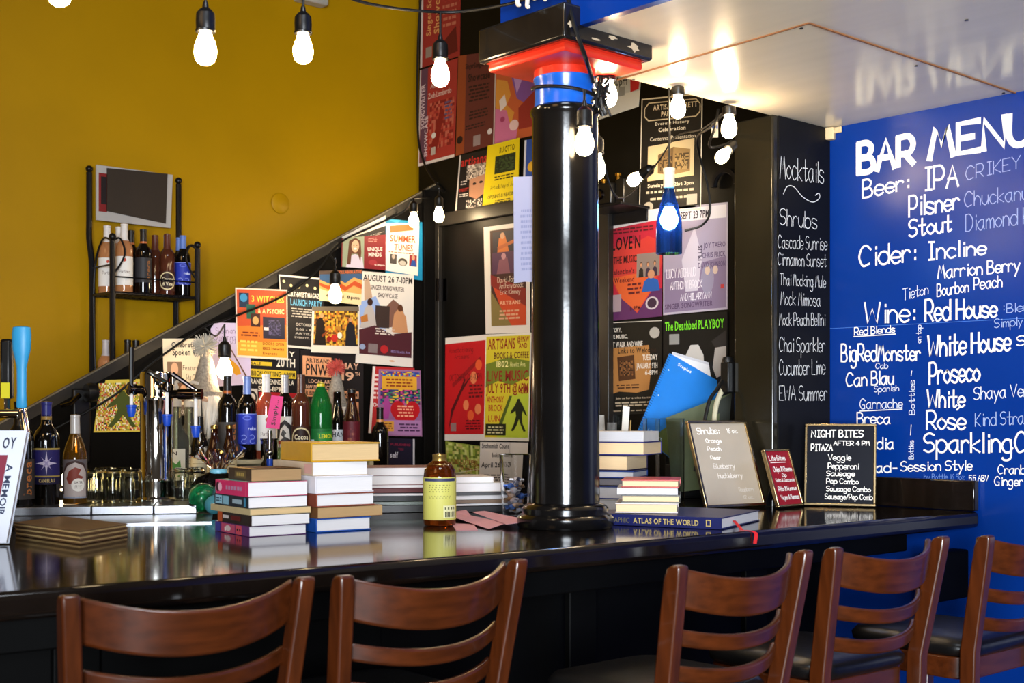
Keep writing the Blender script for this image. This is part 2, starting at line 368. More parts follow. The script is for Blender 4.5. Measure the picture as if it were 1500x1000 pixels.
# ------------------------------------------------------------------ hand-written menus
def hwline(mb, fpl, nrm, text, xL, yL, xR, yR, cL, cR, wd, col='#e9e6df'):
    mb.use(pm(col)); st, W = hw_strokes(text)
    for p in st:
        pts = [fpl(xL + (xR - xL) * a / W, (yL + (yR - yL) * a / W) - b * (cL + (cR - cL) * a / W)) for a, b in p]
        ribbon(mb, [q + nrm * .0012 for q in pts], wd, nrm)
def hwvert(mb, fpl, nrm, text, x, y0, y1, cap, wd, col):
    mb.use(pm(col)); st, W = hw_strokes(text)
    for p in st: ribbon(mb, [fpl(x + cap / 2 - b * cap, y0 + (y1 - y0) * a / W) + nrm * .0012 for a, b in p], wd, nrm)
NY = Vector((0, -1, 0)); NX = Vector((1, 0, 0))
fB = lambda x, y: onY(x, y, BACKY)
mb = MB()
hwline(mb, fB, NY, 'BAR', 1258, 253, 1338, 239, 42, 40, .020, '#efe8dc')
hwline(mb, fB, NY, 'MENU', 1362, 232, 1509, 207, 43, 43, .020, '#efe8dc')
mb.build('menu_heading', WR, smooth=0)
mb = MB(); A = '#e6e4e2'; Bc = '#c9cede'; C = '#8fa3cf'
for L in (('Beer:', 1264, 290, 1331, 276, 26, 22, .0065, A), ('IPA', 1352, 279, 1404, 272, 33, 31, .0075, A), ('CRIKEY', 1415, 264, 1495, 246, 20, 18, .0028, C),
 ('Pilsner', 1332, 317, 1405, 306, 30, 25, .0065, A), ('Chuckanut', 1413, 303, 1518, 290, 22, 22, .0028, C), ('Stout', 1332, 347, 1394, 338, 25, 23, .0065, A), ('Diamond Kn', 1415, 339, 1520, 325, 24, 24, .0028, C),
 ('Cider:', 1259, 390, 1341, 382, 30, 27, .0068, A), ('Incline', 1357, 381, 1444, 372, 26, 20, .006, A), ('Marrion Berry', 1374, 408, 1494, 396, 19, 18, .0045, A), ('Tieton', 1323, 440, 1360, 430, 17, 15, .0026, Bc),
 ('Bourbon', 1373, 434, 1419, 427, 18, 16, .0036, A), ('Peach', 1427, 424, 1468, 420, 17, 16, .004, A), ('Wine:', 1267, 473, 1340, 471, 30, 28, .0062, A), ('Red House', 1356, 470, 1460, 463, 31, 25, .0068, A),
 ('Blend', 1475, 458, 1520, 454, 13, 13, .0024, C), (':', 1469, 455, 1471, 455, 12, 12, .0024, C), ('Simply', 1457, 480, 1498, 476, 13, 12, .0024, C), ('Red Blends', 1252, 491, 1311, 486, 11, 10, .0032, A),
 ('White House', 1360, 522, 1480, 512, 30, 28, .007, A), ('Se', 1490, 506, 1515, 504, 14, 14, .0034, A), ('BigRedMonster', 1233, 529, 1348, 527, 25, 21, .0058, A), ('Cab', 1283, 540, 1301, 539, 8, 8, .0024, Bc),
 ('Can Blau', 1240, 566, 1309, 562, 20, 19, .005, A), ('Spanish', 1281, 574, 1317, 572, 9, 8, .0024, Bc), ('Proseco', 1362, 563, 1435, 557, 31, 28, .0068, A), ('White', 1359, 597, 1413, 595, 26, 24, .0064, A),
 ('Shaya Verdejo', 1427, 585, 1540, 578, 18, 18, .0032, Bc), ('Garnache', 1260, 599, 1322, 597, 15, 13, .003, Bc), ('Rose', 1358, 629, 1414, 628, 27, 25, .0064, A), ('Kind Strang', 1429, 624, 1518, 620, 19, 19, .0028, C),
 ('Breca', 1256, 621, 1304, 620, 17, 15, .0046, A), ('SparklingCa', 1354, 662, 1522, 662, 27, 30, .0064, A), ('Gadia', 1262, 658, 1309, 657, 17, 16, .0046, A), ('Salad-', 1256, 692, 1314, 691, 15, 14, .005, A),
 ('Session Style', 1320, 690, 1424, 688, 14, 14, .0036, A), ('by Bottle 16 9oz', 1354, 702, 1413, 702, 8, 8, .0018, '#5f7fc0'), ('5.5 ABV', 1420, 704, 1448, 704, 8, 8, .0028, A),
 ('Cranberry', 1462, 694, 1532, 694, 13, 13, .003, A), ('Ginger C', 1457, 711, 1512, 711, 13, 13, .003, A)):
    hwline(mb, fB, NY, *L)
hwvert(mb, fB, NY, 'on top', 1346, 502, 476, 7, .0024, Bc); hwvert(mb, fB, NY, 'Bottles', 1336, 607, 557, 8, .0026, Bc); hwvert(mb, fB, NY, 'Bottles', 1335, 672, 645, 7, .0026, Bc)
mb.use(pm(A))
for a, b, wd in (((1251, 493), (1312, 489), .003), ((1260, 602), (1322, 599), .003), ((1335, 550), (1336, 543), .0025), ((1334, 637), (1335, 622), .0025), ((1402, 600), (1406, 596), .005)):
    ribbon(mb, [fB(*a) + NY * .0012, fB(*b) + NY * .0012], wd, NY)
mb.use(pm('#3f6fc4')); ribbon(mb, [fB(1216, 481) + NY * .0011, fB(1500, 466) + NY * .0011], .0016, NY)
mb.build('menu_lettering', WR, smooth=0)
# chalkboard side of the pier
mb = MB(M_chalk).box((MX + .002, (PIY + BACKY) / 2 + .012, SOF / 2 + .0), (.004, BACKY - PIY - .03, SOF - .004)); CB = struct(mb.build('trim_3'))
fM = lambda x, y: onX(x, y, MX + .0045); mb = MB(); W1 = '#d8d6d2'
for L in (('Mocktails', 1142, 261, 1206, 268, 33, 30, .003, W1), ('Shrubs', 1142, 329, 1196, 335, 24, 24, .003, W1), ('Cascade Sunrise', 1139, 363, 1211, 366, 19, 19, .0022, W1), ('Cinnamon Sunset', 1139, 388, 1210, 391, 18, 18, .0022, W1),
 ('Thai Mocking Mule', 1142, 417, 1209, 421, 17, 17, .0022, W1), ('Mock Mimosa', 1143, 446, 1201, 448, 20, 18, .0022, W1), ('Mock Peach Bellini', 1141, 476, 1208, 477, 18, 18, .0022, W1), ('Chai Sparkler', 1141, 515, 1208, 515, 21, 21, .0025, W1),
 ('Cucumber Lime', 1141, 549, 1208, 548, 22, 22, .0025, W1), ('EWA Summer', 1141, 586, 1211, 586, 21, 22, .0025, W1)): hwline(mb, fM, NX, *L)
mb.use(pm(W1)); ribbon(mb, [fM(x, y) + NX * .001 for x, y in [(p.x, p.y) for p in smooth_path([(1147, 284, 0), (1153, 273, 0), (1163, 274, 0), (1175, 288, 0), (1190, 296, 0), (1200, 290, 0), (1199, 283, 0), (1194, 286, 0)], 5)]], .003, NX)
mb.build('chalk_lettering', CB, smooth=0)
# outlet boxes low on the pier with the two cables
p = onX(1068, 566, -2.642)

# ================================================================== BAR COUNTER
e0 = onZ(0, 868, BAR); e1 = onZ(780, 806, BAR); e2 = onZ(1437, 748.5, BAR)
dv = (e1 - e0).normalized(); ea = e0 - dv * 1.1; e2.y = BACKY - .004; 
ib = Vector((-3.22, BACKY - .004, 0))
out = [(ea.x, ea.y), (e0.x, e0.y), (e1.x, e1.y), (e2.x, e2.y), (MX + .006, BACKY - .004), (MX + .006, PIY - .004), (-2.648, PIY - .004), (-2.648, BACKY - .004), (-3.14, BACKY - .004), (-3.26, 1.0), (-3.34, ea.y)]
BC = thing('bar_counter', 'long glossy black bar counter running to the blue wall', 'bar counter')
MB(M_bar).prism(out, BAR - .05, BAR).build('countertop', BC, bevel=.014, seg=3)
ins = [(ea.x - .07, ea.y), (e0.x - .07, e0.y), (e1.x - .07, e1.y), (e2.x - .12, 3.45), (MX + .02, 3.40), (MX + .02, PIY - .03), (-3.1, PIY - .03), (-3.22, 1.0), (-3.3, ea.y)]
MB(M_panel).prism(ins, BAR - .115, BAR - .0505).build('apron', BC, bevel=.004)
ins2 = [(x - .20 if i < 3 else (x - .3 if i == 3 else x), y) for i, (x, y) in enumerate(ins)]
mb = MB(M_panel).prism(ins2, .004, BAR - .116); mb.build('front_panel', BC)
mb = MB(M_panel)
for i in range(5):
    yy = .4 + i * .62; xx = e0.x + (e1.x - e0.x) * (yy - e0.y) / (e1.y - e0.y) - .262; MB(M_panel).box((xx, yy, .5), (.02, .09, .9), -.05).build('panel_batten', BC, bevel=.003)
bx = e2.x
mb = MB(M_bar).box(((MX + bx) / 2 + .01, BACKY - .016, BAR + .047), (bx - MX - .03, .028, .092)); mb.build('backsplash', BC, bevel=.004)
mb = MB(M_panel).box((bx - .06, BACKY - .11, BAR - .19), (.055, .2, .145)); mb.build('bracket', BC, bevel=.006)
# stainless strip and drip trays along the inner edge, left
t = thing('drip_tray', 'stainless drip tray ledge along the inner bar edge under the glasses', 'drip tray')
a = onZ(20, 772, BAR); b = onZ(310, 766, BAR); c_ = onZ(312, 752, BAR); d_ = onZ(20, 757, BAR)
MB(M_steel).prism([(p.x, p.y) for p in (a, b, c_, d_)], BAR + .0005, BAR + .004).build('steel_strip', t)
f0 = onZ(18, 756, BAR + .004); f1 = onZ(288, 752, BAR + .004); df = (f1 - f0).normalized(); nb = Vector((-df.y, df.x, 0))
if nb.x > 0: nb = -nb
TRZ = BAR + .029
for k, (u0, u1) in enumerate(((0, .42), (.424, .76), (.764, 1))):
    A_ = f0 + (f1 - f0) * u0; B_ = f0 + (f1 - f0) * u1
    MB(M_steel).prism([(p.x, p.y) for p in (A_, B_, B_ + nb * .31, A_ + nb * .31)], BAR + .0045, TRZ).build('tray', t, bevel=.002)

# ================================================================== COLUMN
cc = cw((828 - CXP) / F * 3.35, 3.35, BAR)
t = thing('support_column', 'black painted cast iron column standing on the bar', 'column', cc)
MB(M_paint_col).lathe([(.001, .001), (.122, .001), (.126, .008), (.126, .026), (.118, .034), (.112, .036), (.112, .05), (.106, .058), (.094, .062), (.0905, .064)], 48).build('base_flange', t)
MB(M_paint_col).lathe([(.0895, .0645), (.0885, .3), (.087, .7), (.086, 1.057), (.090, 1.064), (.092, 1.072), (.090, 1.080), (.083, 1.085)], 48).build('shaft', t)
MB(M_colblue).lathe([(.081, 1.0855), (.0795, 1.10), (.079, 1.147), (.083, 1.155), (.083, 1.160)], 48).build('collar', t)
mb = MB(M_colred)
N = 48; rings = []
def sqr(a, hs):
    c, s = math.cos(a), math.sin(a); k = hs / max(abs(c), abs(s)); return (c * k, s * k)
prof = [(.0815, 1.1605, 0), (.0815, 1.180, 0), (.087, 1.1805, 0), (.095, 1.1815, .35), (.137, 1.182, 1), (.14, 1.186, 1), (.141, 1.193, 1), (.139, 1.202, 1), (.146, 1.205, 1)]
vs = []; fs = []
for r_, z_, q in prof:
    for k in range(N):
        a = 2 * math.pi * (k + .0) / N; sx_, sy_ = sqr(a, r_); ccx, ccy = r_ * math.cos(a), r_ * math.sin(a); vs.append((ccx * (1 - q) + sx_ * q, ccy * (1 - q) + sy_ * q, z_))
for i in range(len(prof) - 1):
    for k in range(N): fs.append((i * N + k, i * N + (k + 1) % N, (i + 1) * N + (k + 1) % N, (i + 1) * N + k))
fs.append(list(range(N))[::-1]); fs.append([(len(prof) - 1) * N + k for k in range(N)])
mb.add(vs, fs); mb.build('capital', t)
M_slab = mat('chipped_black_paint', '#161310', .2, coat=.3, noise=.3, scale=14, bump=.25)
mb = MB(M_slab).box((0, 0, 1.2495), (.322, .322, .088)); sl_ = mb.build('abacus_slab', t, bevel=.007, seg=3)
q = random.Random(3)
for (u, v, s_, el) in ((.19, -.26, .019, 1.5), (-.31, -.12, .013, 1.0), (.02, -.16, .008, 2.6), (-.12, -.34, .005, 4.5)):
    y = u * .45; z = 1.2495 + v * .083; n = 13; rr = [s_ * q.uniform(.35, 1) for _ in range(n)]
    MB(pm('#b8a488')).add([(.1614, y + el * rr[k] * math.cos(6.283 * k / n), z + .75 * rr[k] * math.sin(6.283 * k / n)) for k in range(n)], [list(range(n))]).build('paint_chip', t, smooth=0)

# figurines on the slab
M_fig = mat('white_ceramic', '#d9d3c6', .35, noise=.06, scale=20)
FT = BAR + 1.2945
def figurine(px, py, lab, yaw):
    p = onZ(px, py, FT) ; t = thing('figurine', lab, 'figurine', (p.x, p.y, FT + .0005), yaw, 'small white figurines on the column slab')
    me = bpy.data.meshes.new('body'); 
    V = [(0, 0, .095), (-.012, 0, .088), (-.014, .004, .05), (-.013, 0, .008), (-.013, -.014, .005), (.012, 0, .088), (.015, -.006, .05), (.014, .002, .008), (.014, -.012, .005), (0, 0, .125), (0, 0, .15), (0, 0, .165), (0, -.002, .19),
         (-.026, 0, .148), (-.034, -.004, .115), (-.030, -.012, .085), (.026, 0, .148), (.036, -.006, .118), (.026, -.02, .1)]
    E = [(0, 1), (1, 2), (2, 3), (3, 4), (0, 5), (5, 6), (6, 7), (7, 8), (0, 9), (9, 10), (10, 11), (11, 12), (10, 13), (13, 14), (14, 15), (10, 16), (16, 17), (17, 18)]
    rad = [.017, .011, .008, .0055, .0045, .011, .008, .0055, .0045, .015, .017, .007, .014, .008, .006, .005, .008, .006, .005]
    me.from_pydata(V, E, []); o = bpy.data.objects.new('body', me); COL.objects.link(o); o.parent = t; me.materials.append(M_fig)
    m = o.modifiers.new('skin', 'SKIN'); 
    for i, sv in enumerate(me.skin_vertices[0].data): sv.radius = (rad[i], rad[i]); sv.use_root = i == 0
    m.use_smooth_shade = True; s = o.modifiers.new('sub', 'SUBSURF'); s.levels = 1; s.render_levels = 2
    mb = MB(M_fig).ball((0, -.002, .195), .019, 12, 8, .85, .9, 1.1); mb.ball((0, -.02, .193), .004, 6, 4); mb.ball((-.007, -.018, .199), .0025, 6, 4); mb.ball((.007, -.018, .199), .0025, 6, 4); mb.build('head', t)
figurine(765, 14, 'white figurine at the left on the column slab', R(75))
figurine(790, 4, 'white figurine in the middle of three on the column slab', R(60))
figurine(810, -3, 'white figurine at the front corner of the column slab', R(40))

# ================================================================== CHAIRS
def rake(z): return -.17 - .055 * max(0, z - .74) / .31
def halfx(z): return .200 + .022 * max(0, z - .74) / .31
def make_chair(label):
    t = thing('bar_chair', label, 'chair', group='wooden ladder back bar chairs')
    for s in (-1, 1):
        mb = MB(M_woodv)
        zs = [.001, .3, .74, .85, .95, 1.02, 1.042, 1.05]
        path = [(s * halfx(z), -.15 - .02 * min(1, z / .74) if z < .74 else rake(z), z) for z in zs]
        hw = [.021, .021, .022, .022, .022, .021, .017, .009]
        vs = []; fs = []
        for (px, py, pz), h in zip(path, hw):
            w_ = .0165
            for a, b in ((-1, -1), (1, -1), (1, 1), (-1, 1)): vs.append((px + a * w_, py + b * h - (.022 - h) * .6, pz))
        for i in range(len(path) - 1):
            for k in range(4): fs.append((i * 4 + k, i * 4 + (k + 1) % 4, i * 4 + 4 + (k + 1) % 4, i * 4 + 4 + k))
        fs.append((3, 2, 1, 0)); fs.append([len(vs) - 4 + k for k in range(4)])
        mb.add(vs, fs); mb.build('leg', t, bevel=.004)
        mb = MB(M_woodv); vs = []
        for (xx, yy, zz, h) in ((s * .20, .205, .001, .016), (s * .195, .195, .70, .019)):
            for a, b in ((-1, -1), (1, -1), (1, 1), (-1, 1)): vs.append((xx + a * h, yy + b * h, zz))
        mb.add(vs, [(0, 1, 5, 4), (1, 2, 6, 5), (2, 3, 7, 6), (3, 0, 4, 7), (3, 2, 1, 0), (4, 5, 6, 7)]); mb.build('leg', t, bevel=.004)
    def rail(name, z0, z1, bulge, th, dip):
        zc = (z0 + z1) / 2; mb = MB(M_wood); vs = []; fs = []; n = 18
        for i in range(n + 1):
            u = -1 + 2 * i / n; x = u * (halfx(zc) - .010)
            lean = (rake(z1) - rake(z0))
            curl = bulge * (1 - abs(u) ** 2.2)
            dz = dip * (abs(u) ** 2 - .62)
            yb = rake(zc) - curl + .024
            for yy, zz in ((yb - th / 2 - lean / 2, z0), (yb + th / 2 - lean / 2, z0), (yb + th / 2 + lean / 2, z1), (yb - th / 2 + lean / 2, z1)): vs.append((x, yy, zz + dz))
        for i in range(n):
            for k in range(4): fs.append((i * 4 + k, i * 4 + (k + 1) % 4, i * 4 + 4 + (k + 1) % 4, i * 4 + 4 + k))
        fs.append((3, 2, 1, 0)); fs.append([n * 4 + k for k in range(4)])
        mb.add(vs, fs); return mb.build(name, t, bevel=.005, seg=2)
    rail('top_rail', .948, 1.032, .074, .018, .034); rail('slat', .868, .904, .066, .018, .026); rail('slat', .79, .826, .058, .018, .022)
    # seat
    def rrect(hx, hy, r, n=6):
        pts = []
        for cx, cy, a0 in ((hx - r, hy - r, 0), (-hx + r, hy - r, 90), (-hx + r, -hy + r, 180), (hx - r, -hy + r, 270)):
            for k in range(n + 1): a = R(a0 + 90 * k / n); pts.append((cx + r * math.cos(a), cy + r * math.sin(a)))
        return pts
    mb = MB(M_vinyl); lay = [(.186, .186, .715), (.196, .196, .725), (.198, .198, .742), (.188, .188, .757), (.15, .15, .766), (.05, .05, .769)]
    vs = []; fs = []
    for hx, hy, z in lay: vs += [(x, y + .03, z) for x, y in rrect(hx, hy, min(.07, hx * .6))]
    n = 28
    for i in range(len(lay) - 1):
        for k in range(n): fs.append((i * n + k, i * n + (k + 1) % n, (i + 1) * n + (k + 1) % n, (i + 1) * n + k))
    fs.append(list(range(n))[::-1]); fs.append([(len(lay) - 1) * n + k for k in range(n)])
    mb.add(vs, fs); mb.build('seat', t, smooth=60)
    mb = MB(M_wood).prism([(x, y + .03) for x, y in rrect(.19, .185, .06)], .655, .7145); mb.build('seat_frame', t, bevel=.004)
    for z in (.22, .34):
        for s in (-1, 1): MB(M_wood).box((s * .2, .02, z), (.018, .34, .028)).build('stretcher', t, bevel=.003)
    MB(M_wood).box((0, .198, .25), (.37, .02, .035)).build('footrest', t, bevel=.003)
    MB(M_wood).box((0, -.155, .30), (.39, .02, .03)).build('stretcher', t, bevel=.003)
    for ch in t.children:                                         # bring the whole chair to its measured size
        for v in ch.data.vertices:
            z = v.co.z; v.co.x *= .871; v.co.y *= .871; v.co.z = 1.09 - (1.05 - z) * .871 if z > .64 else z * (1.09 - .41 * .871) / .64
    return t
spots = (((-.789, 2.21), (-.372, 2.492), 'wooden ladder back bar chair nearest the camera, at the left end of the bar'), ((-.332, 2.493), (.022, 2.79), 'wooden ladder back bar chair with scuffed top rail, below the amber bottle'),
         ((.338, 2.663), (.681, 2.974), 'wooden ladder back bar chair just right of the black column, below the atlas'), ((.768, 3.036), (1.094, 3.30), 'wooden ladder back bar chair below the black night bites board'), ((1.242, 3.348), (1.55, 3.62), 'wooden bar chair before the blue wall, cut by the right edge of the photo'))
base = None
for (a, b, lab) in spots:
    va = (RT * a[0] + FW * a[1]) * .871; vb = (RT * b[0] + FW * b[1]) * .871; rz = math.atan2(vb.y - va.y, vb.x - va.x)
    m = (va + vb) / 2; oy = (rake(1.05) - .005) * .871; org = Vector((m.x + math.sin(rz) * oy, m.y - math.cos(rz) * oy, 0))
    if base is None: base = make_chair(lab); base.location = org; base.rotation_euler = (0, 0, rz)
    else: dup(base, org, rz, lab)

# ================================================================== STRING LIGHTS
SOCK = None
def bulb(px, py, d, lab, tilt=None, drop=.10, s=1.0, pos=None, short=False):
    """screw-in string bulb, glass centred on the pixel; hangs on a short black lead"""
    c = pos if pos is not None else at(px, py, d)
    t = thing('string_light_bulb', lab, 'light bulb', c, 0, 'warm string light bulbs')
    M = Matrix.Rotation(tilt[0], 3, tilt[1]) if tilt else Matrix.Identity(3)
    MB(M_bulb).lathe([(.0005, -.034), (.010, -.0325), (.018, -.027), (.0225, -.017), (.0238, -.006), (.0225, .006), (.0185, .018), (.0145, .027), (.0130, .0335)], 20, (0, 0, 0), Matrix.Scale(s, 3) @ M).build('bulb_glass', t)
    if short: MB(M_rubber).lathe([(.0150, .034), (.0205, .036), (.0215, .042), (.0200, .060), (.012, .064), (.0005, .065)], 18, (0, 0, 0), Matrix.Scale(s, 3) @ M).build('socket', t); return c + M @ Vector((0, 0, .064 * s))
    MB(M_rubber).lathe([(.0150, .034), (.0205, .036), (.0215, .040), (.0200, .043), (.0205, .060), (.0195, .076), (.013, .084), (.007, .088), (.0055, .098), (.004, .102)], 18, (0, 0, 0), Matrix.Scale(s, 3) @ M).build('socket', t)
    if drop: MB(M_wire).tube([M @ Vector((0, 0, .100 * s)), M @ Vector((0, 0, (.100 + drop) * s))], .0032).build('lead', t)
    return c + M @ Vector((0, 0, (.100 + drop) * s))
tops = {}
tops[1] = bulb(87, -16, 2.55, 'glowing string bulb cut by the top left edge of the photo')
tops[2] = bulb(301, 72, 2.75, 'glowing string bulb hanging before the yellow wall, largest and second from the left')
tops[3] = bulb(444, 72, 3.05, 'glowing string bulb hanging before the yellow wall, next to the grey box')
tops[4] = bulb(645, 108, 3.35, 'glowing string bulb in front of the red songwriter posters', drop=.06)
tops[5] = bulb(891, 138, 3.40, 'glowing string bulb right beside the red and blue column top', drop=.01)
tops[6] = bulb(856, 208, 3.19, 'glowing string bulb hanging in front of the black column shaft', drop=.03)
tops[7] = bulb(874, 245, 3.55, 'glowing string bulb half hidden behind the right side of the column', drop=.02)
tops[8] = bulb(993, 157, 3.73, 'glowing string bulb under the ceiling edge above the blue bottle lamp', drop=0, s=.95, short=True)
tops[9] = bulb(1068, 186, 3.94, 'glowing string bulb under the ceiling edge nearest the glossy pier', drop=0, s=1.0, short=True)
tops[10] = bulb(1059, 228, 4.0, 'lowest glowing string bulb of the bunch left of the glossy pier', (R(-50), 'X'), drop=0, s=.85)
tops[11] = bulb(931, 262, 4.72, 'glowing string bulb pointing sideways beside the old building poster', (R(70), 'Y'), drop=0, s=1.0)
tops[12] = bulb(643, 315, 5.60, 'small glowing string bulb at the top corner of the dark door', drop=.02, s=.95)
tops[13] = bulb(606, 322, 5.50, 'glowing string bulb over the summer tunes flyer', drop=.0, s=.9)
tops[14] = bulb(491, 431, 5.20, 'glowing string bulb hanging over the orange and blue wave flyer', drop=.03, s=1.1)
tops[16] = bulb(101, 700, 4.25, 'string bulb glowing behind the two front wine bottles on the drip tray', drop=.02)
tops[15] = bulb(329, 540, 4.72, 'glowing string bulb behind the larger gnome', drop=.04, s=1.15)
def cord(name, lab, pts, r=.004, k=6, cat='cord'):
    return tag(MB(M_wire).tube(smooth_path(pts, k), r, 8).build(name), lab, cat, kind='thing')
def sag(a, b, s, n=6): return [a.lerp(b, i / n) - UP * s * 4 * (i / n) * (1 - i / n) for i in range(n + 1)]
pl = cw((735 - CXP) / F * 3.35, 3.35, onZ(0, 0, 1).z); 
c1 = at(-60, -60, 2.4); hook = at(832, -4, 3.16)
cord('string_light_wire', 'black string light cord crossing above the yellow wall to the column', [c1, tops[1], (tops[1] + tops[2]) / 2 - UP * .03, tops[2], (tops[2] + tops[3]) / 2 - UP * .03, tops[3], at(520, 0, 3.16), tops[4], at(735, 8, 3.3), at(800, -10, 3.2), hook])
fc = cw((842 - CXP) / F * 3.35, 3.35)
def colp(ang, z, r): a = YAW - R(90) + R(ang); return Vector((cc.x + r * math.cos(a), cc.y + r * math.sin(a), z))
wrap = [at(832, -4, 3.155), at(842, 40, 3.13), at(858, 85, 3.16), colp(48, BAR + 1.14, .092)]
wrap += [colp(-75, BAR + 1.152, .0845), colp(-40, BAR + 1.15, .0845), colp(-10, BAR + 1.147, .0845), colp(20, BAR + 1.135, .0845), colp(50, BAR + 1.125, .086)] if False else []
cord('string_light_wire', 'black string light cord running down over the chipped column slab', wrap, .0055)
cord('string_light_wire', 'black string light cord wrapped around the blue column collar', [colp(a, BAR + 1.137 - .03 * (a + 90) / 160, .0855) for a in range(-95, 75, 12)], .0045)
cl = colp(62, BAR + 1.11, .10)
mb = MB(M_wire)
for k in range(7):
    q = random.Random(k); pts = [cl + Vector((q.uniform(-.02, .02), q.uniform(-.02, .02), q.uniform(-.06, .05))) for _ in range(6)]; mb.tube(smooth_path(pts, 5), .0035, 6)
tag(mb.build('tangled_wire'), 'tangle of black cord and clips at the right of the blue column collar', 'cord', kind='thing')
cord('string_light_wire', 'black string light cord linking the bulb beside the column with the pier bulbs', [cl, tops[7], at(905, 290, 3.9), tops[11] - UP * .0, at(990, 200, 4.55), at(1030, 188, 4.2), tops[9] - UP * .004], .003)
cord('string_light_wire', 'black twisted cord looping down beside the old building poster', [tops[9] - UP * .004, at(1042, 185, 4.1), at(1022, 200, 4.4), at(1024, 225, 4.5), at(1036, 270, 4.55), at(1040, 310, 4.58), at(1028, 330, 4.57), at(1003, 338, 4.57)], .0042)
cord('string_light_wire', 'black twisted cord hanging from the ceiling edge to the lowest pier bulb', [onZ(1052, 158, SOF) - UP * .004, at(1048, 185, 4.0), at(1040, 215, 4.1), tops[10]], .0042)
cord('string_light_wire', 'black string light cord following the stair rail', [onX(-40, 690, STX + .03), onX(150, 590, STX + .03), onX(225, 530, STX + .03), onX(300, 478, STX + .03), onX(330, 468, STX + .035), onX(410, 436, STX + .03), onX(459, 402, STX + .03), onX(498, 356, STX + .03), onX(545, 332, STX + .03), onX(590, 310, STX + .03), tops[13], onX(632, 290, STX + .03)], .0045)
cord('string_light_wire', 'short black lead from the stair cord to the bulb on the wave flyer', [onX(483, 372, STX + .03), onX(492, 385, STX + .04), tops[14]], .0035)
cord('string_light_wire', 'short black lead from the stair cord to the bulb behind the gnome', [onX(300, 480, STX + .03), onX(316, 492, STX + .08), tops[15]], .0035)
cord('string_light_wire', 'black lead from the stair rail down to the bulb behind the front bottles', [onX(112, 605, STX + .03), onX(108, 625, STX + .1), tops[16]], .0035)
cord('string_light_wire', 'black cord hanging down the edge of the red songwriter posters', [onY(618, -30, BACKY - .02), onY(612, 70, BACKY - .02), onY(612, 190, BACKY - .02), onY(620, 235, BACKY - .02), onY(634, 262, BACKY - .02), onY(650, 280, BACKY - .02), tops[12]], .005)
# bottle pendant
p = at(980, 310, 3.76)
t = thing('bottle_pendant_lamp', 'blue glass bottle lamp with white neck hanging from the ceiling edge', 'pendant lamp', p)
M_blueglass = mat('blue_glass', '#1d3f72', .05, trans=.85, ior=1.2)
MB(M_blueglass).lathe([(.038, -.122), (.0385, -.06), (.037, -.03), (.031, .0), (.022, .035), (.0155, .06), (.0145, .075)], 32).build('bottle_glass', t)
MB(pm('#d8cfb8')).lathe([(.0150, .0705), (.0165, .072), (.0165, .116), (.0175, .117), (.0175, .126), (.003, .127)], 24).build('neck_wrap', t)
MB(M_coolbulb).lathe([(.0005, -.055), (.013, -.05), (.021, -.034), (.022, -.02), (.016, 0), (.011, .012), (.001, .014)], 16).build('bulb', t)
MB(M_wire).tube([(0, 0, .127), (.001, 0, .19), (0, 0, SOF - p.z - .002)], .0032).build('cord', t)
# ================================================================== POSTERS
def poster(label, plane, quad, layer, base, items, outline=None, name='poster', cat='poster', group='event posters on the dark walls'):
    """one sheet of paper taped to a wall: thin slab, print laid on its face"""
    if plane == 'S': f3 = lambda p: onX(p[0], p[1], STX); n = Vector((1, 0, 0))
    elif plane == 'D': f3 = lambda p: onY(p[0], p[1], BACKY - .0155); n = Vector((0, -1, 0))
    else: f3 = lambda p: onY(p[0], p[1], BACKY); n = Vector((0, -1, 0))
    Q = [f3(p) for p in quad]; off = (.007 if plane == 'S' else .002) + .004 * layer
    f = quadmap(*Q, n, off)
    O = outline or [(0, 0), (1, 0), (1, 1), (0, 1)]
    mb = MB(pm(base)); mb.extr([f(u, v) for u, v in O], -n * .0012)
    draw(mb, f, items)
    o = mb.build(name, smooth=0); return tag(o, label, cat, group, 'thing')
def people(x0, y0, x1, y1, sd, skin='#c98f6a'):
    """a loose photograph: figures as head and shoulder shapes"""
    q = random.Random(sd); out = []; n = q.choice((2, 3)); wx = (x1 - x0)
    for i in range(n):
        cx = x0 + wx * (i + .5) / n; r = wx / n * .16; hy = y0 + (y1 - y0) * q.uniform(.3, .45)
        out += [('p', [(cx - r * 2.2, y1), (cx - r * 1.8, hy + r * 2.4), (cx, hy + r * 1.5), (cx + r * 1.8, hy + r * 2.4), (cx + r * 2.2, y1)], q.choice(('#2a2320', '#3a2c3c', '#54311f', '#d4c7b6'))), ('e', cx, hy, r * 1.15, r * 1.25, '#3b2418'), ('e', cx, hy + r * .2, r * .85, r, skin)]
    return out
walker = [(.50, .02), (.60, .03), (.66, .12), (.74, .22), (.92, .36), (.98, .46), (.90, .45), (.70, .38), (.66, .52), (.76, .74), (.92, .95), (.80, .97), (.62, .80), (.50, .62), (.40, .78), (.24, .98), (.12, .96), (.30, .74), (.34, .50), (.30, .38), (.16, .50), (.06, .52), (.22, .32), (.34, .18), (.42, .12)]
def fig(x0, y0, x1, y1, c, flip=False): return ('p', [((x0 + (x1 - x0) * (1 - u if flip else u)), y0 + (y1 - y0) * v) for u, v in walker], c)
S = 'S'; B = 'B'; D = 'D'
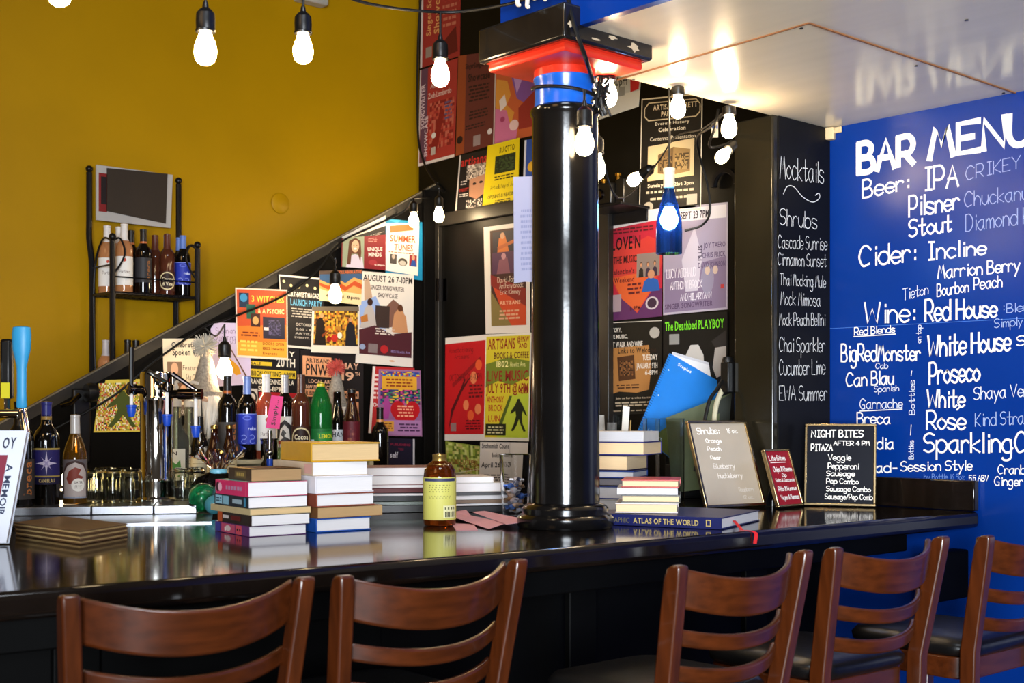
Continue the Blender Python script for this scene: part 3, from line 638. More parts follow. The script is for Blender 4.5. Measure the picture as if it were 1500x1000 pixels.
# --- on the stair wall
poster('small poster of red and yellow pattern with a green walking figure', S, [(140, 557), (208, 555), (206, 632), (136, 633)], 0, '#d8c24a',
 [('n', .04, .06, .97, .97, 44, 32, 5, ['#c2352a', '#d8c440', '#e6d9b0', '#2c2c22', '#c9b52e', '#b98f20', '#8d9a36', '#e8e0c8', '#cf5a3a']), fig(.22, .2, .98, .93, '#46501c', True)], [(.2, 0), (1, 0), (1, 1), (0, 1), (.05, .45)])
poster('curling cream flyer announcing spoken word, behind the gnome', S, [(237, 496), (306, 496), (302, 609), (240, 608)], 0, '#e3d3b8',
 [('T', 'Celebration', .18, .04, .78, .11, '#2c2520'), ('T', 'Spoken Word', .2, .13, .95, .24, '#1d1815'), ('t', 'Featuring', .42, .34, .85, .43, '#2f2822'), ('h', 'Ru Otto', .5, .46, .85, .54, '#3a322c', .002), ('h', 'C Go', .7, .62, .95, .70, '#3a322c', .002),
  ('r', .08, .3, .4, .6, '#7d6450'), ('e', .24, .40, .08, .09, '#d3a585'), ('p', [(.1, .6), (.15, .52), (.33, .52), (.38, .6)], '#3c4450'), ('r', .3, .58, .58, .82, '#6d4c38'), ('e', .43, .67, .07, .07, '#cf9f7c'), ('r', .2, .86, .95, 1, '#6a5a50'), ('t', '1802 Hewitt', .3, .92, .9, .98, '#d8cfc0')], [(0, 0), (1, 0), (1, 1), (.2, 1), (.06, .75), (0, .4)])
poster('lilac rounded flyer with a painted violin, lit by the bulb behind the gnome', S, [(306, 472), (365, 474), (365, 563), (312, 566)], 1, '#cdbfe0',
 [('h', 'Susan and Erik', .12, .08, .92, .17, '#6a5a80', .0014), ('h', 'SKAGIT CELLARS', .06, .22, .9, .33, '#5a4a78', .0016), ('p', [(.3, .6), (.42, .56), (.55, .62), (.68, .7), (.74, .82), (.6, .84), (.48, .76), (.34, .74)], '#d79a2a'), ('p', [(.14, .42), (.18, .40), (.42, .6), (.38, .64)], '#7a5430'), ('p', [(.45, .4), (.48, .4), (.9, .86), (.87, .88)], '#6a4a34'), ('e', .72, .5, .03, .02, '#2a2030'), ('e', .82, .45, .03, .02, '#2a2030')],
 [(.12, 0), (.88, 0), (.98, .05), (1, .15), (1, .84), (.86, 1), (.1, 1), (0, .9), (0, .1)])
poster('orange flyer for three witches and a psychic with small tarot pictures', S, [(342, 421.5), (418, 424.6), (419, 527.5), (344, 523)], 2, '#e8dcc8',
 [('r', .02, .02, .98, .97, '#c9502a'), ('p', [(.02, .55), (.98, .5), (.98, .97), (.02, .97)], '#d97b2a'), ('p', [(.02, .78), (.98, .74), (.98, .97), (.02, .97)], '#e0a63a'), ('T', '3 WITCHES', .3, .1, .93, .19, '#f2d84a'), ('T', '& A PSYCHIC', .42, .28, .93, .35, '#f0e2a0'),
  ('r', .06, .07, .25, .28, '#1c2f4a'), ('e', .15, .14, .07, .06, '#3a8fc0'), ('r', .2, .23, .37, .44, '#1f5a4a'), ('r', .28, .36, .46, .55, '#3a1c1c'), ('e', .37, .46, .06, .06, '#d8a060'), ('r', .51, .4, .94, .71, '#2c2a3c'), ('r', .53, .55, .62, .59, '#e8e4dc'), ('n', .62, .44, .86, .66, 10, 14, 3, ['#3c3a54', '#4c4666', '#2c2a3c', '#5a5478']), ('l', .08, .62, .45, .7, 2, '#7a2c1a'), ('T', 'DOORS OPEN', .5, .76, .92, .80, '#b0521a'), ('T', '1802 Hewitt', .5, .83, .92, .87, '#b0521a'), ('T', 'Everett', .5, .90, .78, .94, '#b0521a'), ('l', .06, .74, .4, .92, 3, '#e8d060')])
poster('black flyer for a magazine launch party with a white string of lights', S, [(406, 402), (474, 408), (470, 513), (414, 508)], 1, '#1c1a1c',
 [('r', 0, 0, 1, .025, '#e6e0d6'), ('r', 0, 0, .02, 1, '#d8d2c8'), ('r', .1, .97, 1, 1, '#d8d2c8'), ('e', .1, .09, .03, .02, '#e8d9a0'), ('e', .25, .14, .03, .02, '#e8d9a0'), ('e', .42, .15, .03, .02, '#e8d9a0'), ('e', .6, .12, .03, .02, '#e8d9a0'), ('e', .78, .15, .03, .02, '#e8d9a0'),
  ('T', 'NORTHWEST MAGAZINE', .14, .22, .98, .29, '#e6e2d8'), ('T', 'LAUNCH PARTY', .22, .32, .95, .41, '#5fa8d0'), ('l', .22, .44, .9, .58, 4, '#a8a29a'), ('T', 'OCTOBER 1ST', .32, .65, .85, .69, '#b8b2a8'), ('T', '5:00 - 8:00', .32, .72, .85, .75, '#b8b2a8'), ('T', 'ARTISAN', .3, .78, .85, .81, '#b8b2a8'), ('T', 'EVERETT, WA', .28, .84, .85, .87, '#b8b2a8')])
poster('small flyer painted with blue and orange waves under a bulb', S, [(465.5, 397), (528, 395), (526, 447), (465, 440)], 2, '#c98a4a',
 [('r', 0, 0, 1, .12, '#5a4a40'), ('T', 'COLLABORATIVE', .4, .02, .98, .1, '#d86a3a'), ('r', 0, .12, 1, 1, '#d8a05a'), ('p', [(0, .12), (1, .12), (1, .3), (.8, .22), (.6, .4), (.4, .25), (.2, .42), (0, .3)], '#3a5a80'), ('p', [(0, .4), (.2, .5), (.42, .34), (.62, .5), (.82, .32), (1, .42), (1, .55), (.8, .46), (.6, .64), (.4, .48), (.2, .62), (0, .5)], '#c0502a'), ('p', [(0, .6), (.3, .72), (.6, .66), (1, .7), (1, 1), (0, 1)], '#e6cfa0'), ('T', '6 - 23 8pm', .15, .76, .95, .88, '#2a221c')])
poster('white sheet with a yellow band photograph below the wave flyer', S, [(454, 449), (522, 449), (522.5, 518.5), (452, 516)], 3, '#d9d2c6',
 [('r', 0, 0, 1, .1, '#6a5f50'), ('r', .04, .1, .97, .84, '#b98a2a'), ('n', .04, .1, .97, .84, 28, 18, 9, ['#c9a030', '#8a5a1e', '#d8b040', '#5a3a18', '#a8742a', '#3a2616', '#c06a20']), ('p', [(.06, .84), (.1, .3), (.2, .2), (.26, .4), (.3, .84)], '#1c1512'), ('p', [(.7, .84), (.72, .45), (.8, .3), (.9, .42), (.94, .84)], '#1c1c24'), ('e', .2, .2, .04, .05, '#c08a60'), ('e', .81, .28, .04, .05, '#c08a60'), ('e', .47, .68, .07, .08, '#b02a20'), ('e', .36, .7, .05, .06, '#8a1a18'), ('e', .58, .62, .05, .07, '#d8d0c0'), ('p', [(.2, .62), (.34, .5), (.36, .53), (.22, .67)], '#7a3a1a')])
poster('tall maroon and white poster for the August showcase with two guitar players', S, [(525.5, 397), (604, 403), (602.6, 538), (518.6, 531)], 1, '#ddd6cc',
 [('T', 'AUGUST 26 7-10PM', .06, .03, .97, .1, '#1c1512'), ('T', 'SINGER SONGWRITER', .2, .14, .82, .19, '#3a2a28'), ('T', 'SHOWCASE', .34, .22, .7, .27, '#3a2a28'), ('p', [(.02, .34), (.3, .26), (.5, .5), (.5, .64), (.04, .62)], '#8fa8d8'), ('p', [(.08, .1), (.16, .06), (.24, .28), (.1, .32)], '#b89a80'), ('p', [(.44, .4), (.62, .28), (.8, .36), (.86, .56), (.46, .6)], '#7a5648'), ('r', .3, .36, .56, .6, '#3a2c28'),
  ('p', [(.04, .62), (.12, .4), (.2, .33), (.28, .42), (.34, .62)], '#b0a8a4'), ('e', .2, .33, .05, .04, '#3a2218'), ('p', [(.6, .64), (.64, .44), (.74, .36), (.86, .46), (.9, .64)], '#c08a60'), ('e', .75, .37, .05, .04, '#5a3420'), ('p', [(.04, .5), (.16, .46), (.18, .54), (.06, .56)], '#a86a30'), ('p', [(.02, .64), (.3, .58), (.6, .66), (.97, .62), (.97, .9), (.02, .9)], '#4a2028'), ('l', .3, .6, .66, .68, 3, '#d8ccc0'), ('r', .2, .78, .36, .88, '#7d6f70'), ('e', .48, .83, .07, .045, '#b02428'), ('e', .1, .82, .05, .03, '#8a98b8'), ('T', '1802 Hewitt Ave', .6, .83, .94, .86, '#8a78a8'), ('e', .62, .95, .05, .008, '#c98a50')])
poster('white and black sheet tucked under the stair rail above the woman portrait', S, [(499, 347), (562.5, 316), (562.5, 345), (499, 360)], 1, '#dcd6cc', [('p', [(0, .45), (1, .52), (1, 1), (0, 1)], '#1e1b1c'), ('l', .3, .75, .95, .9, 2, '#8a8480')])
poster('dark red flyer with a portrait of a smiling long haired woman', S, [(498, 349), (562, 344), (562, 396), (497, 391)], 2, '#7d1f26',
 [('r', .02, 0, .5, 1, '#8f9a80'), ('p', [(.1, 1), (.14, .66), (.3, .55), (.46, .66), (.5, 1)], '#c8bed0'), ('p', [(.14, .5), (.16, .12), (.3, .02), (.42, .14), (.44, .5), (.42, .8), (.36, .55), (.22, .55), (.2, .9), (.12, .9)], '#5a3420'), ('e', .3, .3, .085, .2, '#d8a888'), ('e', .3, .38, .035, .03, '#f0e4dc'), ('e', .265, .27, .012, .018, '#2a1c18'), ('e', .335, .27, .012, .018, '#2a1c18'), ('T', 'UNIQUE', .58, .34, .92, .46, '#e8d8d0'), ('T', 'MINDS', .6, .5, .9, .62, '#e8d8d0'), ('l', .58, .06, .8, .2, 3, '#c08078'), ('e', .7, .8, .1, .08, '#9a3038'), ('T', '6:30pm', .74, .84, .97, .9, '#e8d8d0')])
poster('bright blue backing sheet behind the summer tunes flyer', S, [(563.5, 320), (619, 326), (619, 411), (563.5, 404)], 0, '#1a7fa8', [('p', [(.05, .02), (.4, 0), (.3, .06)], '#3aa0c8')])
poster('white summer tunes flyer with orange lettering and two small photos', S, [(564, 327), (612, 327), (610, 404), (561.5, 396)], 1, '#e8e0d2',
 [('p', [(.1, .06), (.8, .02), (.82, .14), (.12, .2)], '#d86a3a'), ('T', 'SUMMER', .12, .24, .9, .38, '#d8562a'), ('T', 'TUNES', .25, .42, .82, .55, '#d8562a'), ('l', .06, .58, .9, .62, 1, '#8a5a40'), ('r', .14, .64, .34, .84, '#4a4440'), ('e', .24, .69, .05, .05, '#b0a090'), ('r', .72, .62, .95, .84, '#8a2a30'), ('p', [(.76, .84), (.8, .72), (.9, .72), (.94, .84)], '#2a4a90'), ('e', .84, .67, .05, .05, '#c09070'), ('e', .52, .78, .14, .08, '#4a443c'), ('e', .52, .8, .1, .05, '#b8b0a4')])
poster('black and yellow poster for a grand opening gala, behind the blue bottle', S, [(356, 498), (437, 504), (437, 648), (356, 648)], 0, '#17151a',
 [('T', 'MAY', .55, .08, .92, .13, '#e4dccc'), ('T', '20TH', .58, .15, .92, .24, '#e4dccc'), ('r', .06, .20, .5, .24, '#d8b830'), ('T', 'SALE', .12, .205, .3, .235, '#1c1a18'), ('r', .06, .275, .94, .355, '#d8b830'), ('T', 'RIBBON CUTTING- 4:30PM', .08, .29, .92, .34, '#1c1a18'), ('T', 'GRAND OPENING GALA', .06, .37, .9, .42, '#e4dccc'), ('T', '5PM-8PM', .25, .44, .7, .49, '#e4dccc'), ('r', .02, .47, .24, .7, '#d8d2ca'), ('e', .14, .56, .09, .07, '#17151a'), ('e', .14, .56, .06, .045, '#d8d2ca'), ('r', .26, .5, .98, .74, '#b3202a'), ('l', .32, .54, .9, .7, 4, '#e4c8c0')])
poster('black poster with peach blocks of print behind the small gnome', S, [(439, 512), (531, 520), (531, 648), (439, 648)], 0, '#1a171a',
 [('r', .03, .06, .48, .28, '#d89a70'), ('T', 'ARTISANS', .08, .08, .44, .13, '#1c1618'), ('T', 'PNW', .08, .14, .42, .26, '#1c1618'), ('T', 'MAY', .64, .1, .92, .17, '#dcae90'), ('T', '19', .64, .2, .84, .3, '#dcae90'), ('T', 'TH', .86, .2, .94, .24, '#dcae90'), ('T', 'LOCAL ART', .12, .31, .5, .35, '#dcae90'), ('T', 'NW PRODUCTS', .08, .37, .5, .41, '#dcae90'), ('r', .05, .42, .92, .5, '#d89a70'), ('T', 'RIBBON CUTTING- 4:30PM', .08, .435, .9, .485, '#1c1618'), ('T', 'Artwalk', .06, .55, .52, .63, '#dcae90'), ('r', .55, .54, .92, .74, '#c98a64'), ('l', .06, .67, .5, .74, 2, '#a87a60')])
poster('red flyer mostly covered by the heart flyer', S, [(544, 536.5), (605, 539), (600, 637), (537.5, 634)], 1, '#b02a2c', [('r', 0, 0, .06, 1, '#ddd4cc'), ('l', .04, .1, .2, .5, 6, '#e8c8c0'), ('T', 'OCT', .06, .54, .3, .6, '#e8d8d0')])
poster('colourful flyer with a big red heart over a crowd', S, [(552, 540.5), (613, 542.5), (615.5, 639), (549.5, 638)], 2, '#9a6a90',
 [('r', .02, .02, .98, .98, '#8f5f8a'), ('n', .05, .03, .97, .1, 24, 4, 4, ['#2a6ab0', '#d8c030', '#3a3a8a', '#c04030']), ('n', .05, .28, .97, .52, 20, 12, 8, ['#c04080', '#2a3a70', '#d8b040', '#5a2a50', '#3a8060', '#1c1c2c']), ('r', .08, .1, .9, .3, '#d8a030'), ('l', .14, .13, .84, .27, 3, '#8a3a1a'), ('p', [(.62 + .34 * (16 * math.sin(a) ** 3) / 16, .66 - .225 * (13 * math.cos(a) - 5 * math.cos(2 * a) - 2 * math.cos(3 * a) - math.cos(4 * a)) / 14) for a in [k * .2094 for k in range(30)]], '#b3161e'), ('l', .42, .53, .84, .72, 4, '#e8a080'), ('p', [(.1, .74), (.14, .44), (.22, .4), (.28, .56), (.24, .74)], '#a0408a'), ('r', .02, .76, .98, .98, '#a878a8'), ('r', .05, .78, .36, .93, '#d89a40'), ('l', .08, .8, .33, .9, 3, '#5a3010'), ('l', .44, .8, .95, .94, 3, '#4a2a50')])
poster('dark navy flyer low in the stair corner with a white right edge', S, [(562, 641), (606, 643), (606, 700), (562, 700)], 0, '#17122a', [('r', .94, 0, 1, 1, '#c8c4cc'), ('T', 'PUBLISHING', .2, .12, .85, .18, '#8a2040'), ('T', 'YOU', .45, .24, .62, .3, '#8a2040'), ('T', 'self', .18, .34, .44, .48, '#c8c8d8')])
# --- high on the back wall
RED = '#8f2a24'
poster('red songwriter poster cut by the top of the photo', B, [(619, -70), (676, -82), (674, 82), (616, 100)], 0, RED, [('r', .0, .0, .05, 1, '#c9b8b0'), ('V', 'Singer Songwriter', .14, .1, .3, .74, '#c98a50'), ('V', 'Showcase', .34, .3, .48, .74, '#c98a50'), ('l', .55, .5, .92, .72, 4, '#b0604a'), ('p', [(.5, .86), (.9, .72), (.95, .95), (.5, .97)], '#5a1614'), ('r', .14, .84, .3, .93, '#8a786a')])
poster('red songwriter poster with white side lettering beside the yellow wall', B, [(616, 103), (671, 85), (666, 230), (613, 244)], 0, '#9a2f28', [('r', 0, 0, .03, 1, '#c9bcb4'), ('r', 0, .97, 1, 1, '#c9bcb4'), ('r', .04, .0, .22, .97, '#5a3a48'), ('V', 'SONGWRITER', .04, .16, .15, .62, '#c9b0b0'), ('V', 'SHOWCASE', .16, .5, .25, .92, '#c9b0b0'), ('t', 'Allison', .3, .18, .6, .23, '#d8c0b0'), ('t', 'Zach Lombardo', .24, .27, .86, .33, '#d8c0b0'), ('n', .3, .38, .95, .86, 12, 16, 12, ['#9a2f28', '#a84434', '#7a1f1c', '#b05a48']), ('p', [(.3, .9), (.6, .45), (.7, .5), (.5, .92)], '#7a1a18'), ('r', .36, .84, .48, .92, '#a89a90'), ('e', .42, .72, .06, .03, '#c8c0b8'), ('l', .7, .4, .9, .6, 5, '#5a4a68')])
poster('brown showcase poster with rows of dark lettering', B, [(672, 82), (728, 74), (724.5, 211), (668, 228.5)], 0, '#5e2c26', [('r', 0, 0, .22, 1, '#8a4020'), ('r', .97, 0, 1, 1, '#b8a8a0'), ('T', 'SingerSongwriter', .2, .09, .85, .16, '#1c100e'), ('T', 'Showcase', .28, .2, .85, .28, '#1c100e'), ('l', .3, .32, .85, .5, 5, '#2a1614'), ('l', .3, .58, .85, .68, 3, '#2a1614'), ('l', .2, .72, .8, .78, 2, '#2a1614'), ('e', .1, .85, .08, .04, '#221414'), ('r', .46, .85, .64, .96, '#8a7a78'), ('e', .88, .85, .06, .03, '#c8c0c0')])
poster('swirling orange and purple poster beside the column top', B, [(728, 76), (786, 66), (782, 198), (725, 211)], 0, '#b85a34', [('p', [(.3, 0), (1, 0), (1, .5), (.75, .62), (.55, .55), (.4, .3)], '#7a4f96'), ('p', [(.4, .0), (.7, 0), (.72, .3), (.55, .5), (.45, .3)], '#b08ac0'), ('p', [(.02, .3), (.3, .34), (.4, .5), (.3, .6), (.5, .7), (.4, .85), (0, .6)], '#c98a3a'), ('p', [(0, .62), (.3, .66), (.38, .8), (.6, .84), (.56, 1), (0, 1)], '#c06a90'), ('p', [(.6, .66), (1, .5), (1, .9), (.62, .9)], '#8f2f28'), ('p', [(.1, .54), (.24, .48), (.3, .6), (.14, .66)], '#d8ccc4'), ('e', .5, .84, .12, .06, '#d8b8b8'), ('p', [(.04, .05), (.2, .06), (.26, .14), (.12, .14)], '#1c1418'), ('T', 'MUSIC', .55, .26, .9, .34, '#c8a8d0'), ('e', .2, .75, .06, .03, '#9a3a60')])
poster('dark magazine cover poster with a red title and a face', B, [(675, 228), (716.5, 219), (711.5, 317), (667, 323)], 1, '#1a1718', [('r', 0, 0, .05, 1, '#c8c0b8'), ('r', .0, .96, 1, 1, '#c8c0b8'), ('T', 'artisans', .08, .04, .97, .18, '#b02a24'), ('n', .3, .18, .95, .4, 16, 10, 2, ['#8a8078', '#b0a498', '#5a504a', '#d0c4b8']), ('p', [(.42, .4), (.95, .36), (.97, .64), (.7, .72), (.44, .66)], '#a87a60'), ('e', .6, .48, .06, .02, '#2a1c18'), ('e', .82, .47, .06, .02, '#2a1c18'), ('T', 'EVERETT', .1, .52, .42, .57, '#b02a24'), ('l', .1, .4, .36, .48, 2, '#c8c0b8'), ('l', .1, .6, .4, .66, 2, '#c8c0b8'), ('n', .36, .72, .95, .94, 18, 10, 6, ['#c8c0b8', '#3a3634', '#8a827c', '#1a1718'])])
poster('bright yellow flyer with a dark photo and black print', B, [(717, 214), (763.5, 202), (761, 300), (708.5, 309)], 2, '#d9c314', [('T', 'RU OTTO', .4, .07, .86, .16, '#1c1a10'), ('r', .28, .2, .9, .47, '#25301c'), ('n', .32, .24, .86, .44, 14, 10, 3, ['#2a3a20', '#1c2416', '#3a4a28', '#182012']), ('l', .22, .5, .94, .58, 2, '#3a3410'), ('h', 'Artwalk May of July', .2, .64, .92, .7, '#3a3410', .0016), ('t', 'OPENING & READING', .14, .78, .96, .84, '#2a2610'), ('l', .3, .87, .85, .96, 3, '#4a4412')])
poster('narrow blue poster edge beside the column', B, [(770, 206), (790, 201), (788, 256), (768, 260)], 1, '#2a4a9a', [('r', 0, 0, .15, 1, '#c8ccd8'), ('e', .6, .75, .3, .14, '#d8a830')])
poster('bright white printout with a red tag, high right of the column', B, [(870, 116), (940, 108), (936, 156), (870, 178)], 0, '#cfd2d0', [('p', [(0, 0), (1, 0), (1, .5), (0, .5)], '#b8bec0'), ('T', '10pm', .45, .02, .72, .32, '#26282a'), ('p', [(.78, .1), (.98, 0), (.97, .46), (.8, .5)], '#b8262a'), ('l', .2, .3, .5, .55, 2, '#5a5c60'), ('r', .55, .3, .68, .55, '#8a8e90')])
poster('dark poster with an old photograph of a corner building', B, [(940.6, 145), (1030, 136), (1027.5, 307), (936.5, 314)], 0, '#1a1714',
 [('r', 0, 0, 1, .012, '#d8ceb8'), ('r', 0, 0, .015, 1, '#d8ceb8'), ('r', .985, 0, 1, 1, '#d8ceb8'), ('r', 0, .985, 1, 1, '#d8ceb8'), ('p', [(.05, .09), (.12, .04), (.9, .04), (.97, .09), (.97, .16), (.9, .2), (.12, .2), (.05, .16)], '#c8b898'), ('p', [(.065, .09), (.13, .05), (.89, .05), (.955, .09), (.955, .155), (.89, .19), (.13, .19), (.065, .155)], '#1a1714'), ('T', 'ARTISAN EVERETT', .2, .065, .92, .11, '#d8c8a8'), ('T', 'PARTNERS', .34, .125, .7, .17, '#d8c8a8'), ('T', 'Everett History', .24, .215, .8, .25, '#d8ceb8'), ('T', 'Celebration', .3, .265, .74, .3, '#d8ceb8'), ('t', 'Centennial Presentation', .16, .34, .9, .375, '#d8ceb8'),
  ('p', [(.13, .42), (.88, .38), (.88, .7), (.13, .72)], '#c8b48c'), ('p', [(.3, .5), (.55, .44), (.82, .47), (.82, .66), (.55, .68), (.3, .66)], '#6a5438'), ('p', [(.55, .44), (.82, .47), (.82, .66), (.55, .68)], '#8a7048'), ('n', .34, .52, .53, .64, 10, 10, 2, ['#3a2c1c', '#7a6444']), ('n', .58, .5, .8, .64, 12, 10, 4, ['#4a3a24', '#9a8054']), ('T', 'Sunday Jan 21st 3pm', .14, .745, .88, .785, '#d8ceb8'), ('l', .1, .80, .9, .84, 1, '#b8ae98'), ('l', .14, .86, .88, .9, 1, '#b8ae98'), ('e', .16, .94, .08, .04, '#a8a090'), ('r', .78, .86, .94, .95, '#b0a898')])
poster('red and purple valentine flyer with an orange heart', B, [(891.5, 315), (972, 305), (971, 463), (887, 471)], 1, '#a8283a',
 [('r', 0, 0, 1, .14, '#d9d2d0'), ('p', [(.02, .14), (1, .1), (1, .78), (.02, .8)], '#b3243a'), ('p', [(.02, .78), (1, .74), (1, 1), (.0, 1)], '#5a2a58'), ('p', [(.06, .5), (.08, .36), (.25, .26), (.5, .3), (.75, .24), (.97, .3), (1, .5), (.9, .7), (.58, .95), (.2, .72)], '#c43a34'), ('p', [(.12, .6), (.95, .56), (.8, .76), (.58, .94), (.3, .8)], '#cf5a2c'), ('T', "LOVE'N", .1, .22, .62, .34, '#241014'), ('T', 'THE MUSIC', .14, .4, .56, .47, '#3a1418'), ('T', "Valentine's", .08, .52, .52, .57, '#5a1a20'), ('T', 'Weekend', .16, .6, .52, .65, '#5a1a20'),
  ('r', .56, .4, .96, .62, '#8a7a72')] + people(.58, .42, .94, .62, 5) + [('p', [(.66, .76), (.7, .66), (.8, .62), (.94, .66), (.97, .76)], '#2456a0'), ('e', .82, .6, .06, .04, '#c08a68'), ('r', .06, .76, .3, .92, '#a08a90'), ('e', .84, .87, .11, .06, '#c0b4b8'), ('e', .84, .87, .08, .045, '#3a2438'), ('l', .4, .66, .66, .78, 3, '#5a1a20'), ('T', '6-9PM', .46, .88, .64, .92, '#4a1418'), ('l', .06, .14, .9, .2, 2, '#5a1a20')])
poster('pale purple September singer poster behind the blue bottle lamp', B, [(972, 305), (1066.5, 296), (1066, 453), (972, 461.5)], 0, '#b0a8b8',
 [('r', .02, .02, .98, .14, '#d4d0d6'), ('T', 'SEPT 23 7PM', .28, .05, .72, .12, '#2a2230'), ('p', [(.02, .14), (.98, .14), (.98, .98), (.02, .98)], '#a096ac'), ('p', [(.02, .6), (.98, .5), (.98, .98), (.02, .98)], '#80708c'), ('p', [(.3, .5), (.5, .2), (.62, .5), (.55, .8), (.36, .8)], '#c4bccc'), ('V', 'PLUS', .55, .38, .62, .52, '#3a2c44'), ('T', 'JOY TAERO', .64, .36, .97, .41, '#5a4a68'), ('T', 'CHRIS FRICK', .62, .45, .97, .5, '#5a4a68'), ('T', 'DAVID JOHNSON', .56, .54, .97, .59, '#5a4a68'), ('h', 'LUCY MICHAUD', .06, .58, .52, .66, '#e0dae4', .003), ('h', 'ANTHONY BROCK', .12, .7, .62, .77, '#e0dae4', .003), ('h', 'AND HILARYANN', .28, .82, .76, .88, '#e0dae4', .003), ('T', 'SINGER SONGWRITER', .03, .9, .78, .95, '#54405e'), ('e', .7, .7, .1, .14, '#8f88a0'), ('e', .7, .62, .04, .04, '#c8b0a0'), ('e', .82, .62, .04, .04, '#c8b0a0'), ('r', .9, .76, .95, .8, '#b03a38')])
poster('dark art walk flyer with a torn brown newspaper picture', B, [(880, 473), (971, 469), (970, 605), (884.5, 608)], 1, '#15130f',
 [('r', 0, 0, 1, .008, '#c8c0b4'), ('r', 0, 0, .015, 1, '#c8c0b4'), ('T', 'HISTORY,', .14, .06, .36, .12, '#d8d0c4'), ('T', 'LIVE MUSIC,', .14, .135, .46, .19, '#d8d0c4'), ('T', 'ART WALK AND WINE', .14, .21, .7, .27, '#d8d0c4'), ('e', .89, .13, .08, .06, '#a8a298'), ('p', [(.14, .28), (.8, .26), (.84, .5), (.8, .74), (.6, .77), (.3, .75), (.16, .78), (.2, .5)], '#a8743e'), ('p', [(.28, .38), (.56, .36), (.58, .62), (.3, .64)], '#4a2c18'), ('n', .32, .42, .54, .58, 10, 10, 4, ['#6a4426', '#2a180e', '#8a5c34']), ('T', 'Links to Welcome', .3, .28, .92, .34, '#2a1a10'), ('l', .22, .67, .7, .73, 2, '#4a2c18'), ('T', 'TUESDAY', .7, .36, .94, .42, '#d8d0c4'), ('T', 'JANUARY 9TH', .6, .45, .94, .51, '#d8d0c4'), ('T', '6-8PM', .74, .53, .94, .58, '#d8d0c4'), ('T', 'Join us for a wine tasting', .24, .81, .86, .84, '#b8a890'), ('l', .2, .86, .88, .92, 2, '#b8a890'), ('l', .1, .95, .95, .975, 1, '#a89880')])
poster('black poster with green title lettering and two pale heads', B, [(973, 462), (1067, 456), (1067, 650), (973, 650)], 1, '#0f0f0f',
 [('T', 'The Deathbed PLAYBOY', .03, .05, .95, .12, '#6fd028'), ('r', .1, .15, .26, .23, '#8a8a88'), ('T', 'Artisans', .06, .3, .36, .35, '#c8c8c4'), ('p', [(.38, .42), (.36, .32), (.44, .24), (.56, .24), (.64, .32), (.66, .46), (.4, .48)], '#bdbab6'), ('p', [(.78, .42), (.82, .26), (.98, .24), (.98, .46), (.84, .5)], '#a8a4a0'), ('p', [(.76, .22), (.98, .14), (.98, .26), (.82, .27)], '#2a2828')])
# --- on the door
poster('white bordered poster with photos of two guitarists over a red flame', D, [(709, 333), (776, 324), (777, 487), (712, 489)], 0, '#d6cfc6',
 [('r', .14, .04, .92, .93, '#3a1c16'), ('r', .2, .06, .72, .25, '#2a2430'), ('p', [(.3, .25), (.34, .12), (.48, .1), (.56, .25)], '#c06a30'), ('e', .42, .1, .05, .03, '#c09070'), ('p', [(.3, .2), (.7, .14), (.7, .17), (.32, .23)], '#a85a30'), ('r', .18, .25, .72, .45, '#4a2c48'), ('p', [(.28, .45), (.34, .32), (.52, .3), (.58, .45)], '#7a4a58'), ('e', .44, .29, .05, .03, '#b08088'), ('p', [(.14, .5), (.92, .75), (.92, .93), (.5, .93)], '#b8401c'), ('p', [(.14, .45), (.92, .6), (.92, .76), (.14, .55)], '#7a2018'), ('p', [(.14, .6), (.6, .93), (.14, .93)], '#7a6a3a'), ('h', 'David Johnson', .3, .48, .86, .53, '#d8c4b0', .002), ('h', 'Anthony Brock', .34, .54, .86, .585, '#d8c4b0', .002), ('h', 'Eric Kinney', .36, .6, .8, .64, '#d8c4b0', .002), ('T', 'ARTISANS', .34, .70, .8, .735, '#d8a888'), ('l', .3, .78, .8, .88, 3, '#c89878')])
poster('red October flyer with a dark branch and round portraits', D, [(653, 495), (712, 490), (710, 645), (652, 645)], 0, '#d8d0c8',
 [('p', [(.0, .06), (1, .05), (1, .94), (.0, .94)], '#b3161a'), ('h', 'Acoustic Evening', .1, .1, .7, .15, '#4a0a0c', .0016), ('h', 'Artisans', .24, .17, .6, .21, '#4a0a0c', .0016), ('p', [(.1, .9), (.16, .7), (.4, .5), (.7, .36), (.42, .54), (.22, .72)], '#4a0c0e'), ('p', [(.3, .6), (.5, .4), (.52, .42), (.34, .62)], '#4a0c0e'), ('p', [(.18, .45), (.88, .2), (.9, .24), (.2, .49)], '#8a1014'), ('h', 'OCTOBER 21 6-10PM', .12, .36, .92, .42, '#2a0608', .0018), ('e', .84, .28, .08, .05, '#d8562a'), ('e', .72, .4, .08, .06, '#d8784a'), ('e', .54, .66, .07, .05, '#d8784a'), ('e', .66, .76, .08, .05, '#d8562a'), ('e', .84, .7, .08, .05, '#d8784a'), ('l', .6, .46, .95, .6, 4, '#5a0a0e'), ('l', .5, .8, .95, .9, 4, '#4a080c'), ('r', .16, .83, .3, .91, '#8a6a68')])
